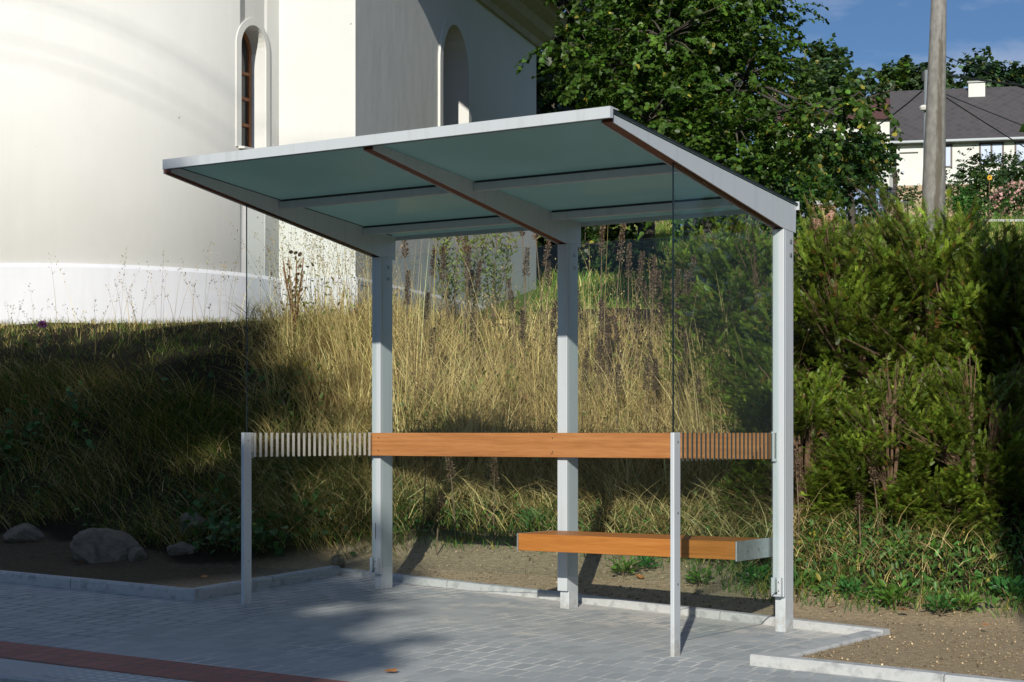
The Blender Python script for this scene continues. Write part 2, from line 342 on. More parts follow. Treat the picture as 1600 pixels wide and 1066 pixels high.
STREET_A = math.atan(0.125)
def paving_mat(name, c1, c2, c3, red=False):
    m, n, p, o = new_mat(name)
    t = n.nodes.new('ShaderNodeTexCoord'); sx = n.nodes.new('ShaderNodeSeparateXYZ'); n.links.new(t.outputs['Object'], sx.inputs[0])
    # recess: courses run away from the street; footway: courses run along the street
    cols = []; facs = []; ids = []
    for ang, off in ((PI/2-0.03, 0.5), (-STREET_A, 0.5)):
        mp_ = n.nodes.new('ShaderNodeMapping'); mp_.vector_type = 'TEXTURE' if False else 'POINT'
        mp_.inputs['Rotation'].default_value = (0, 0, ang); mp_.inputs['Location'].default_value = (0.03, 0.04, 0)
        n.links.new(t.outputs['Object'], mp_.inputs[0])
        b = n.nodes.new('ShaderNodeTexBrick'); b.offset = off
        b.inputs['Scale'].default_value = 1.0; b.inputs['Mortar Size'].default_value = 0.0085; b.inputs['Mortar Smooth'].default_value = 0.35
        if ang > 1: b.inputs['Brick Width'].default_value = 0.20; b.inputs['Row Height'].default_value = 0.10
        else: b.inputs['Brick Width'].default_value = 0.10; b.inputs['Row Height'].default_value = 0.20
        b.inputs['Color1'].default_value = (0, 0, 0, 1); b.inputs['Color2'].default_value = (1, 1, 1, 1); b.inputs['Mortar'].default_value = (0.5, 0.5, 0.5, 1)
        n.links.new(mp_.outputs[0], b.inputs['Vector']); cols.append(b.outputs['Color']); facs.append(b.outputs['Fac'])
    lim = N(n, 'ShaderNodeMath', operation='MULTIPLY_ADD'); lim.inputs[1].default_value = -0.125; n.links.new(sx.outputs[0], lim.inputs[0]); n.links.new(sx.outputs[1], lim.inputs[2])
    cmp_ = N(n, 'ShaderNodeMath', operation='LESS_THAN'); cmp_.inputs[1].default_value = (-1.9 if not red else 99)
    n.links.new(lim.outputs[0], cmp_.inputs[0])
    tone = mixc(n, cmp_.outputs[0], cols[0], cols[1]); mort = mixc(n, cmp_.outputs[0], facs[0], facs[1])
    v = t.outputs['Object']
    a = N(n, 'ShaderNodeTexNoise', Scale=110, Detail=6, Roughness=0.75); n.links.new(v, a.inputs['Vector'])
    w = N(n, 'ShaderNodeTexNoise', Scale=1.6, Detail=6, Roughness=0.6); n.links.new(v, w.inputs['Vector'])
    c = mixc(n, tone, c1, c2); c = mixc(n, ramp(n, a.outputs['Fac'], [(0.35, (0, 0, 0)), (0.7, (0.6, 0.6, 0.6))]), c, c3)
    # sand left on the blocks and in the joints
    sn = N(n, 'ShaderNodeTexNoise', Scale=3.2, Detail=9, Roughness=0.72); n.links.new(coords(n, (0.8, 1.1, 1), (0, 0, 0.1)), sn.inputs['Vector'])
    # more sand towards the back kerb
    yr = N(n, 'ShaderNodeMapRange'); yr.inputs['From Min'].default_value = -2.8; yr.inputs['From Max'].default_value = 0.6
    yr.inputs['To Min'].default_value = -0.075; yr.inputs['To Max'].default_value = 0.085; n.links.new(lim.outputs[0], yr.inputs[0])
    ad = N(n, 'ShaderNodeMath', operation='ADD'); n.links.new(sn.outputs['Fac'], ad.inputs[0]); n.links.new(yr.outputs[0], ad.inputs[1])
    kb = N(n, 'ShaderNodeMath', operation='MULTIPLY_ADD'); kb.inputs[1].default_value = 0.066; n.links.new(sx.outputs[0], kb.inputs[0]); n.links.new(sx.outputs[1], kb.inputs[2])
    kr = N(n, 'ShaderNodeMapRange'); kr.inputs['From Min'].default_value = 0.16; kr.inputs['From Max'].default_value = 0.385; kr.inputs['To Max'].default_value = 0.16; n.links.new(kb.outputs[0], kr.inputs[0])
    ad2 = N(n, 'ShaderNodeMath', operation='ADD'); n.links.new(ad.outputs[0], ad2.inputs[0]); n.links.new(kr.outputs[0], ad2.inputs[1]); ad = ad2
    patch = ramp(n, ad.outputs[0], [(0.565, (0, 0, 0)), (0.64, (0.8, 0.8, 0.8))])
    sandc = ramp(n, a.outputs['Fac'], [(0.3, (0.50, 0.48, 0.42)), (0.7, (0.74, 0.71, 0.64))])
    c = mixc(n, patch if not red else 0.0, c, sandc)
    jx = N(n, 'ShaderNodeMapRange'); jx.inputs['From Min'].default_value = 0.2; jx.inputs['From Max'].default_value = 1.6
    n.links.new(sx.outputs[0], jx.inputs[0]); jn = N(n, 'ShaderNodeMath', operation='MULTIPLY'); n.links.new(jx.outputs[0], jn.inputs[0])
    jr = ramp(n, w.outputs['Fac'], [(0.35, (0.35,)*3), (0.6, (1, 1, 1))]); n.links.new(jr, jn.inputs[1])
    jc = mixc(n, jn.outputs[0] if not red else 0.0, (0.13, 0.14, 0.15), (0.82, 0.79, 0.71))
    jm = N(n, 'ShaderNodeTexNoise', Scale=2.6, Detail=6, Roughness=0.7); n.links.new(v, jm.inputs['Vector'])
    mv = mixc(n, 1.0, mort, ramp(n, jm.outputs['Fac'], [(0.36, (0.15,)*3), (0.62, (1, 1, 1))]), 'MULTIPLY')
    c = mixc(n, mv, c, jc)
    n.links.new(c, p.inputs['Base Color']); p.inputs['Roughness'].default_value = 0.92; p.inputs['Specular IOR Level'].default_value = 0.25
    h = N(n, 'ShaderNodeMath', operation='MULTIPLY_ADD'); h.inputs[1].default_value = -1.5; n.links.new(mort, h.inputs[0]); n.links.new(a.outputs['Fac'], h.inputs[2])
    bump(n, h.outputs[0], p, 0.5, 0.004); return m
M['paving'] = paving_mat('grey_paving', (0.29, 0.32, 0.322), (0.40, 0.43, 0.425), (0.50, 0.53, 0.52))
M['red_paving'] = paving_mat('red_paving', (0.30, 0.13, 0.10), (0.38, 0.17, 0.13), (0.44, 0.22, 0.17), True)

# ------------------------------------------------------------------ ground
def Ffoot(x): return np.interp(x, [-9, -1.6, -0.4, 2.6, 4.0, 9], [-0.6, -0.45, 0.50, 0.55, 0.95, 1.3])
def height(x, y):
    x = np.asarray(x, float); y = np.asarray(y, float)
    base = G*np.clip(x, -14, 14)
    t = y-Ffoot(x)
    p = np.interp(t, [0, 0.5, 1.0, 1.6, 2.2, 3.0, 4.0, 5.0, 6.5], [0, 0.08, 0.22, 0.37, 0.52, 0.88, 1.50, 2.05, 2.36])
    pl = np.interp(t, [0, 0.4, 0.8, 1.3, 2.0, 3.0, 4.0, 5.0], [0, 0.09, 0.27, 0.60, 1.08, 1.68, 2.06, 2.24]); wl_ = np.clip((-1.6-x)/2.6, 0, 1); p = p*(1-wl_)+pl*wl_
    d = (x-CX)*Dv[0]+(y-CY)*Dv[1]
    hill = np.interp(d, [0, 23, 35, 60, 95, 140, 260, 600], [0, 0, 2.2, 6.0, 10.6, 14, 24, 30])
    bumps = noise2(x, y, 1.9, 3)*0.05*np.clip(t, 0, 1.2)+noise2(x, y, 9.0, 5)*0.008*np.clip(t+0.3, 0, 1)
    b2 = base*np.clip(1-(t-2)/4, 0, 1)
    return 0.020*np.clip(1.4-t*1.4, 0, 1)+b2+p+hill*(t > 2)+bumps*(d < 60)+noise2(x, y, 0.25, 8)*0.25*np.clip((d-26)/20, 0, 1)
gx = np.r_[np.linspace(-600, -40, 15), np.linspace(-36, -9, 28), np.linspace(-8.8, -1, 98), np.linspace(-0.96, -0.2, 38), np.linspace(-0.15, 3.25, 43), np.linspace(3.28, 3.6, 17), np.linspace(3.68, 9, 67), np.linspace(9.5, 60, 60), np.linspace(64, 600, 16)]
gy = np.r_[np.linspace(-300, -14, 14), np.linspace(-12, -2.6, 30), np.linspace(-2.5, 0.8, 132), np.linspace(0.86, 8, 112), np.linspace(8.3, 110, 160), np.linspace(115, 700, 26)]
XX, YY = np.meshgrid(gx, gy); 
ZZ = height(XX, YY)-0.004
# lowered under the paved area so that it never shows through
def in_paved(x, y):
    left = y < -1.47+0.113*(x+0.34)+0.04
    xk = -0.72+0.38*np.clip((0.5-y)/1.97, 0, 1)-0.04
    right = y < -1.372+0.08*(x-3.445)+0.05
    mid = (x > xk) & (x < 3.505) & (y < 0.44-0.066*(x+0.8)+0.05)
    return np.where(x > 3.505, right, np.where(y > -1.5, mid, True) | (left & (x < -0.3)))
ZZ = np.where(in_paved(XX, YY), ZZ-0.2, ZZ)
nV = np.stack([XX.ravel(), YY.ravel(), ZZ.ravel()], 1)
nx, ny = len(gx), len(gy); idx = np.arange(nx*ny).reshape(ny, nx)
FQ = np.stack([idx[:-1, :-1], idx[:-1, 1:], idx[1:, 1:], idx[1:, :-1]], -1).reshape(-1, 4)
tt = (YY-Ffoot(XX)).ravel(); dd = ((XX-CX)*Dv[0]+(YY-CY)*Dv[1]).ravel()
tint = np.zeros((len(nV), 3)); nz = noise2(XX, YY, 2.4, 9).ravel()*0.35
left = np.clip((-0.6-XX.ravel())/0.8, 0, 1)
tint[:, 0] = np.clip((tt-np.interp(XX.ravel(), [-0.4, 0.4, 1.6, 2.4], [0.9, 1.15, 1.0, 0.5])+nz+left*0.8)/0.35, 0, 1); tint[:, 0] = np.maximum(tint[:, 0], np.clip((-0.75-XX.ravel())/0.5, 0, 1)*0.80); tint[:, 1] = np.clip((dd-23)/3, 0, 1)  # left soil is leaf litter, coloured darker still to deepen the shade there
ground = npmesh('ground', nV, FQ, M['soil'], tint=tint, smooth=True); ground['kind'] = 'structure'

def gz(x, dz=0.0): return G*x+dz
def sheet(name, pts, mat, dz=0.0):
    mb = MB(); mb.poly([(x, y, gz(x, dz)) for x, y in pts]); o = mb.build(name, mat, fix=False); o['kind'] = 'structure'; return o
ys = lambda x, c: c+0.125*x
sheet('pavement', [(-14, ys(-14, -3.48)), (14, ys(14, -3.48)), (14, -1.36+0.08*10.555), (3.445, -1.36), (3.45, -1.30), (3.46, 0.17), (-0.72, 0.445), (-0.34, -1.47), (-14, -1.47-0.113*13.66)], M['paving'])
# the wedge between kerb line and the long edge is closed by the kerb stones
sheet('red_paving_strip', [(-14, ys(-14, -3.90)), (14, ys(14, -3.90)), (14, ys(14, -3.484)), (-14, ys(-14, -3.484))], M['red_paving'], 0.002)

def tactile():
    m, n, p, o = new_mat('pale_studded_paving'); v = coords(n, (1, 1, 1), (0, 0, -STREET_A))
    vo = N(n, 'ShaderNodeTexVoronoi', Scale=16, Randomness=0.0); n.links.new(v, vo.inputs['Vector'])
    r = ramp(n, vo.outputs['Distance'], [(0.25, (0.62, 0.64, 0.62)), (0.45, (0.42, 0.45, 0.45))]); n.links.new(r, p.inputs['Base Color'])
    inv = ramp(n, vo.outputs['Distance'], [(0.2, (1, 1, 1)), (0.42, (0, 0, 0))]); bump(n, inv, p, 0.6, 0.006); p.inputs['Roughness'].default_value = 0.9; return m
sheet('tactile_paving_strip', [(-14, ys(-14, -4.16)), (14, ys(14, -4.16)), (14, ys(14, -3.904)), (-14, ys(-14, -3.904))], tactile(), 0.0)
M['asphalt'] = noise_mat('asphalt', (0.04, 0.04, 0.042), (0.075, 0.075, 0.076), 80, 0.95, 0.5, 0.006)
sheet('road', [(-40, ys(-40, -14)), (40, ys(40, -14)), (40, ys(40, -4.38)), (-40, ys(-40, -4.38))], M['asphalt'], -0.10)

def kerb(name, P, Q, w, h, n_st, label, top=0.0, side=1, group='concrete kerb stones edging the paving'):
    """row of kerb stones from P to Q; each stone is a thing; the body lies on the left of P->Q when side=1"""
    P = np.array(P, float); Q = np.array(Q, float); L = np.linalg.norm(Q-P); e = (Q-P)/L; nn = np.array([-e[1], e[0]])*side
    k = 0
    for i in range(n_st):
        a, b = L*i/n_st+0.003, L*(i+1)/n_st-0.003
        mb = MB(); c = 0.012; j = random.uniform(-0.003, 0.003)
        prof = [(0, -0.16), (0, h-c), (c, h), (w-c, h), (w, h-c), (w, -0.16)]
        A = []; B = []
        for (o_, z) in prof:
            for s_, lst in ((a, A), (b, B)):
                xy = P+e*s_+nn*(o_+j); lst.append((xy[0], xy[1], gz(xy[0], z+j*0.4)))
        mb.prism(A, B); o = mb.build('kerb_stone', M['kerb']); tag(o, label[i] if isinstance(label, list) else label, 'kerb stone', group)
num = ['first', 'second', 'third', 'fourth', 'fifth', 'sixth', 'seventh', 'eighth', 'ninth', 'tenth', 'eleventh', 'twelfth', 'thirteenth']
kerb('k', (-0.34, -1.47), (-6.34, -1.47-0.113*6), 0.08, 0.07, 6, [f'{num[i]} shaded kerb stone counted leftwards from the bend left of the shelter' for i in range(6)], side=-1)
kerb('k', (-0.72, 0.44), (-0.34, -1.47), 0.08, 0.07, 2, [f'{num[i]} kerb stone of the short run behind the left front post, counted from the back' for i in range(2)], side=-1)
kerb('k', (-0.80, 0.440), (3.57, 0.152), 0.095, 0.050, 4, [f'{num[i]} kerb stone from the left along the back of the shelter' for i in range(4)], side=1)
kerb('k', (3.445, 0.157), (3.435, -1.262), 0.125, 0.036, 1, 'kerb stone running towards the street right of the shelter', side=1)
kerb('k', (3.445, -1.372), (9.445, -1.372+0.08*6), 0.105, 0.055, 6, [f'{num[i]} sunlit kerb stone counted rightwards from the front right corner of the paving' for i in range(6)], side=1)
kerb('k', (-6, ys(-6, -4.30)), (8, ys(8, -4.30)), 0.13, 0.005, 14, 'kerb stone between the pale studded strip and the road', side=1, group='kerb stones along the road')

# ------------------------------------------------------------------ bus shelter
S = empty('bus_shelter', (0, 0, 0)); tag(S, 'silver steel bus shelter with sloping glass roof and wooden bench', 'bus shelter')
def zt(y): return 2.44-0.1*y                   # underside of the roof glass
def hexbolt(p, d, r=0.011, ln=0.012, parent=None, name='bolt'):
    mb = MB(); p = Vector(p); d = Vector(d).normalized(); mb.tube([p-d*0.004, p+d*ln*0.7, p+d*ln], [r, r, r*0.6], 8)
    return mb.build(name, M['bolt'], parent)
for i, x in enumerate((0.0, 1.5, 3.0)):
    mb = MB(); mb.box(x-0.033, x+0.033, -0.030, 0.085, G*x-0.05, 2.30)
    post = mb.build('rear_post', M['metal'], S, bevel=0.003)
    mb = MB(); mb.box(x-0.036, x+0.036, -0.057, -0.037, 0.10 if i != 1 else 0.06, 2.271)
    mb.build('cover_strip', M['metal'], post, bevel=0.002)
    mb = MB(); mb.box(x-0.030, x+0.030, -0.0365, -0.0305, 0.12, 2.27); mb.build('gasket', M['dark'], post)
    for z in (2.205, 2.125): hexbolt((x+0.033, 0.035, z), (1, 0, 0), parent=post)
    # roof beam: two steel cheeks with a brown inlay
    prof = [(-0.050, 2.272), (0.112, 2.262), (0.116, zt(0.116)-0.006), (-2.05, zt(-2.05)-0.006), (-2.05, 2.600)]
    mb = MB()
    for a, b in ((-0.036, -0.030), (0.030, 0.036)):
        mb.prism([(x+a, y, z) for y, z in prof], [(x+b, y, z) for y, z in prof])
    bm_ = mb.build('roof_beam', M['metal'], S)
    pin = [(-0.045, 2.278), (0.105, 2.268), (0.110, zt(0.110)-0.012), (-2.046, zt(-2.05)-0.014), (-2.046, 2.6045)]
    mb = MB(); mb.prism([(x-0.0295, y, z) for y, z in pin], [(x+0.0295, y, z) for y, z in pin]); mb.build('beam_inlay', M['soffit_trim'], bm_)
# purlins, rails and glazing of the roof
for x0, x1 in ((0.0365, 1.4635), (1.5365, 2.9635)):
    for y in (-1.085, -0.24):
        mb = MB(); mb.box(x0, x1, y-0.02, y+0.02, zt(y)-0.062, zt(y)-0.016); q = mb.build('purlin', M['metal'], S, bevel=0.003)
        mb = MB(); mb.box(x0+0.01, x1-0.01, y-0.014, y+0.014, zt(y)-0.0155, zt(y)-0.003); mb.build('gasket', M['dark'], q)
for x0, x1 in ((0.0, 1.497), (1.503, 3.045)):
    mb = MB(); A = [(x0, -2.075, zt(-2.075)), (x0, 0.125, zt(0.125)), (x0, 0.125, zt(0.125)+0.012), (x0, -2.075, zt(-2.075)+0.012)]
    mb.prism(A, [(x1, p[1], p[2]) for p in A], mi=0, mcap=1); mb.build('roof_pane', [M['roof_glass'], M['dark']], S)
mb = MB(); A = [(0.02, -2.112, 2.614), (0.02, -2.108, 2.612), (0.02, -2.082, 2.616), (0.02, -2.082, 2.662), (0.02, -2.03, 2.660), (0.02, -2.03, 2.666), (0.02, -2.108, 2.671), (0.02, -2.112, 2.669)]
mb.prism(A, [(3.052, p[1], p[2]) for p in A]); mb.build('front_rail', M['metal'], S)
mb = MB(); mb.box(0.03, 3.04, -2.074, -2.056, 2.618, 2.640); mb.build('rail_gasket', M['dark'], S)
mb = MB(); mb.box(0.0, 3.05, 0.127, 0.137, 2.400, 2.450); mb.build('rear_rail', M['metal'], S)
for x in (0.0, 3.0):
    mb = MB()
    for a in (-0.036, 0.03): mb.prism([(x+a, 0.08, zt(0.08)-0.005), (x+a, -2.05, zt(-2.05)-0.005), (x+a, -2.05, zt(-2.05)-0.0005), (x+a, 0.08, zt(0.08)-0.0005)],
             [(x+a+0.006, 0.08, zt(0.08)-0.005), (x+a+0.006, -2.05, zt(-2.05)-0.005), (x+a+0.006, -2.05, zt(-2.05)-0.0005), (x+a+0.006, 0.08, zt(0.08)-0.0005)])
    mb.build('glazing_seal', M['dark'], S)
# front posts
YF = -1.362
for x in (-0.004, 3.012):
    mb = MB(); mb.box(x-0.012, x+0.012, YF-0.036, YF+0.036, G*x-0.05, 1.070); fp = mb.build('front_post', M['metal'], S, bevel=0.004)
    for z in (1.02, 0.645, 0.27): hexbolt((x+0.012, YF+0.005, z), (1, 0, 0), 0.0065, 0.003, parent=fp, name='screw')
STRIPE_L = noise_mat('stripe_print', (0.50, 0.49, 0.43), (0.55, 0.54, 0.47), 60, 0.7, 0); STRIPE_D = noise_mat('stripe_print_back', (0.10, 0.093, 0.08), (0.12, 0.11, 0.095), 60, 0.35, 0)
# side panes, with printed stripes
def zb(y): return 2.283+(-0.125-y)/1.925*0.317
for x in (0.0, 3.0):
    mb = MB(); y0, y1 = YF-0.002, -0.043
    out = [(y0, 0.13), (y1, 0.13), (y1, zb(y1)+0.004), (y0, zb(y0)+0.004)]
    mb.prism([(x-0.0052, y, z) for y, z in out], [(x+0.0052, y, z) for y, z in out], mi=1, mcap=0)
    pane = mb.build('side_pane', [M['glass'], M['edge']], S)
    n_s = 24; a0, a1 = YF+0.068, -0.085; mb = MB()
    xa, xb = (x+0.0056, x+0.0062) if x == 0 else (x-0.0062, x-0.0056); fL, fD = (0, 1)
    def stripe(y0_, y1_, z0_, z1_):
        mb.box(xa, xb, y0_, y1_, z0_, z1_, 0)
        if x == 0: mb.m[-2] = 1                # the outside of the print is dark
        else: mb.m[-1] = 1
    for k in range(n_s):
        yy = a0+(a1-a0)*k/(n_s-1); stripe(yy-0.0115, yy+0.0115, 0.917, 1.068)
    stripe(YF+0.037, YF+0.053, 0.912, 1.070)
    mb.build('printed_stripes', [STRIPE_L, STRIPE_D], pane)
# lettering on the left pane, printed to be read from the other side
def text_mesh(s, size, mat, parent, mw):
    cu = bpy.data.curves.new('t', 'FONT'); cu.body = s; cu.size = size; cu.offset = 0.0006; cu.resolution_u = 2
    ob = bpy.data.objects.new('t', cu); COL.objects.link(ob); bpy.context.view_layer.update()
    me = bpy.data.meshes.new_from_object(ob.evaluated_get(bpy.context.evaluated_depsgraph_get())); bpy.data.objects.remove(ob)
    me.transform(mw); me.name = 'lettering'; me.materials.clear(); o = link('lettering', me, parent, [mat]); return o
lm = noise_mat('print_black', (0.03, 0.035, 0.04), (0.04, 0.045, 0.05), 10, 0.6, 0); lf = noise_mat('print_faded', (0.27, 0.26, 0.24), (0.31, 0.30, 0.27), 10, 0.6, 0)
lr = noise_mat('print_pale_red', (0.40, 0.33, 0.30), (0.42, 0.35, 0.31), 10, 0.6, 0)
pane0 = [o for o in S.children if o.name.startswith('side_pane')][0]
for s_, z_, mt in (('STR', 0.918, lm), ('EE', 0.966, lr), ('TT/UX', 0.992, lf)):
    mw = Matrix.Translation((0.0066, YF+0.0385, z_)) @ Matrix(((0, 0, 1, 0), (0, 1, 0, 0), (1, 0, 0, 0), (0, 0, 0, 1)))
    text_mesh(s_, 0.018, mt, pane0, mw)
# rear panes
for x0, x1 in ((0.031, 1.469), (1.531, 2.969)):
    mb = MB(); A = [(x0, -0.038, 0.155), (x1, -0.038, 0.155), (x1, -0.038, 2.272), (x0, -0.038, 2.272)]
    mb.prism(A, [(p[0], -0.030, p[2]) for p in A], mi=1, mcap=0); mb.build('rear_pane', [M['glass'], M['edge_pale']], S)
# back board and its fixings
mb = MB(); mb.box(-0.022, 2.955, -0.101, -0.061, 0.912, 1.068); board = mb.build('back_board', M['wood'], S, bevel=0.003)
mb = MB(); mb.box(-0.030, -0.023, -0.105, -0.043, 0.910, 1.070); mb.build('end_plate', M['metal'], board)
for x in (0.1, 1.5, 2.9):
    for z in (0.948, 1.035): mb = MB(); mb.tube([(x-0.045, -0.100, z), (x-0.045, -0.1025, z)], 0.004, 8); mb.build('screw', M['dark'], board)
mb = MB(); mb.box(2.966, 2.994, -0.085, -0.0585, 0.900, 1.075); mb.build('board_clamp', M['metal'], S, bevel=0.002)
for x in (0.0, 3.0):
    mb = MB(); mb.box(x-0.031, x-0.008, -0.090, -0.059, 0.115, 0.215); mb.box(x+0.008, x+0.031, -0.090, -0.059, 0.115, 0.215); mb.box(x-0.031, x+0.031, -0.090, -0.059, 0.105, 0.114)
    q = mb.build('pane_clamp', M['metal'], S, bevel=0.002)
    hexbolt((x+0.02, -0.090, 0.19), (0, -1, 0), 0.006, 0.004, parent=q); hexbolt((x+0.02, -0.090, 0.14), (0, -1, 0), 0.006, 0.004, parent=q)
mb = MB(); mb.box(-0.006, -0.001, -0.0585, -0.0572, 0.34, 0.45); mb.build('slot', M['dark'], S)
# bench
bench = MB(); n_sl = 4; yb0, yb1 = -0.500, -0.100; wd = (yb1-yb0)/n_sl
for k in range(n_sl): bench.box(1.455, 2.940, yb0+k*wd+(0.0 if k == 0 else 0.004), yb0+(k+1)*wd, 0.342 if k == 0 else 0.40, 0.447)
seat = bench.build('bench_seat', M['seat_wood'], S, bevel=0.003)
mb = MB(); mb.box(1.447, 1.454, -0.502, -0.090, 0.338, 0.448); mb.build('end_plate', M['galv'], seat)
mb = MB(); mb.box(2.941, 2.951, -0.508, -0.020, 0.334, 0.448); br = mb.build('bench_bracket', M['galv'], S, bevel=0.002)
for y in (-0.37, -0.22): hexbolt((2.951, y, 0.388), (1, 0, 0), 0.009, 0.006, parent=br)
mb = MB(); mb.box(1.47, 1.53, -0.46, -0.058, 0.345, 0.398); mb.build('seat_support', M['galv'], S)

# ------------------------------------------------------------------ church
CH = empty('church', LC(-1.98, 22.0, 2.2)); tag(CH, 'whitewashed church with round apse and arched windows behind the shelter', 'church')
ch_o = np.array(CH.location)
th = math.radians(16.6); d1 = Rv*math.sin(th)+Dv*math.cos(th); d2 = Rv*math.cos(th)-Dv*math.sin(th)   # along side wall; outward from side wall
A0 = LC(-1.98, 22.0, 0)                        # east corner
def CL(a, b, z):                               # a: along the side wall (into the picture), b: outward (right), z absolute; local to CH
    return A0+d1*a+d2*b+np.array([0, 0, z])-ch_o
Wd, Ln, ZE = 7.74, 8.40, 7.85
Rr, bC = 2.82, -3.87                           # apse radius, centre offset
def arch(w, z0, z1, n=14):                     # outline (s, z) of an arched opening, width w, springing half circle
    r = w/2; pts = [(-r, z0), (r, z0)]
    for i in range(n+1):
        t = PI*i/n; pts.append((r*math.cos(t), z1-r*1.15+1.15*r*math.sin(t)))
    return pts
def cutter(fn, out, d0, d1_):
    mb = MB(); mb.prism([fn(s, d0, z) for s, z in out], [fn(s, d1_, z) for s, z in out]); return mb.build('cut', M['wall'])
def boolean(o, cuts):
    for c in cuts:
        m = o.modifiers.new('b', 'BOOLEAN'); m.object = c; m.operation = 'DIFFERENCE'; m.solver = 'EXACT'
    bpy.context.view_layer.update()
    me = bpy.data.meshes.new_from_object(o.evaluated_get(bpy.context.evaluated_depsgraph_get()))
    o.modifiers.clear(); o.data = me
    for c in cuts: bpy.data.objects.remove(c)
# nave
sideW = (3.93, 1.20, 4.6, 7.10)                 # centre along wall, width, sill, top
mb = MB(); q = [(0, 0), (Ln, 0), (Ln, -Wd), (0, -Wd)]
mb.prism([CL(a, b, 1.5) for a, b in q], [CL(a, b, ZE) for a, b in q])
nave = mb.build('nave_wall', M['wall'], CH)
fs = lambda s, d, z: CL(sideW[0]+s, -d, z)
def mk(fn, out, d0, d1_):
    c = cutter(fn, out, d0, d1_); c.location = CH.location; return c
boolean(nave, [mk(fs, arch(sideW[1], sideW[2], sideW[3]), -0.3, 0.46)])
# apse
def AP(phi, r, z):                             # phi from the outward axis of the east side towards the right
    return A0+d2*(bC+r*math.sin(phi))-d1*(r*math.cos(phi))+np.array([0, 0, z])-ch_o
# measured angles are from the viewing axis; the apse axis is -d1, turned by th
phW = math.radians(60.8)+th*1.0
mb = MB(); n_ = 90; A = [AP(-PI/2+PI*i/n_, Rr, 1.5) for i in range(n_+1)]; B = [AP(-PI/2+PI*i/n_, Rr, 7.7) for i in range(n_+1)]
A += [CL(0.3, bC+Rr, 1.5), CL(0.3, bC-Rr, 1.5)]; B += [CL(0.3, bC+Rr, 7.7), CL(0.3, bC-Rr, 7.7)]
mb.prism(A, B); apse = mb.build('apse_wall', M['wall'], CH)
def apf(s, d, z):                              # straight cutter frame at the apse window
    p = AP(phW, Rr-d, z); tdir = d2*math.cos(phW)+d1*math.sin(phW); return p+tdir*s
aw = (0.49, 4.60, 6.15)
boolean(apse, [mk(apf, arch(*aw), -0.3, 0.31)])
for o in (apse,):
    for p in o.data.polygons: p.use_smooth = abs(p.normal.z) < 0.5 and p.area < 1.2 and p.area > 0.3
def surround(fn, w, z0, z1, t, pr, name, n=22):
    """raised plaster band round an opening"""
    A = arch(w, z0, z1, n); r = w/2; Bo = [(-r-t, z0), (r+t, z0)]
    for i in range(n+1):
        a = PI*i/n; Bo.append(((r+t)*math.cos(a), z1-r*1.15+(1.15*r+t)*math.sin(a)))
    mb = MB(); ins = A[1:]+[A[0]]; ous = Bo[1:]+[Bo[0]]
    for i in range(len(ins)-1):
        a, b, c, d = ins[i], ins[i+1], ous[i+1], ous[i]
        mb.poly([fn(a[0], -pr, a[1]), fn(b[0], -pr, b[1]), fn(c[0], -pr, c[1]), fn(d[0], -pr, d[1])])
        mb.poly([fn(a[0], 0.03, a[1]), fn(b[0], 0.03, b[1]), fn(b[0], -pr, b[1]), fn(a[0], -pr, a[1])])
        mb.poly([fn(d[0], -pr, d[1]), fn(c[0], -pr, c[1]), fn(c[0], 0.03, c[1]), fn(d[0], 0.03, d[1])])
    return mb.build(name, M['wall'], CH)
def apc(s, d, z): return AP(phW+s/Rr, Rr-d, z)
surround(fs, 1.202, 4.60, 7.10, 0.13, 0.035, 'window_surround'); surround(apc, 0.50, 4.60, 6.155, 0.085, 0.018, 'window_surround')
M['win_wood'] = noise_mat('window_wood', (0.28, 0.11, 0.04), (0.40, 0.17, 0.07), 12, 0.6, 0.2, 0.002, (3, 3, 0.4))
M['dark_glass'] = noise_mat('window_pane', (0.03, 0.035, 0.035), (0.06, 0.065, 0.06), 3, 0.06, 0.0)
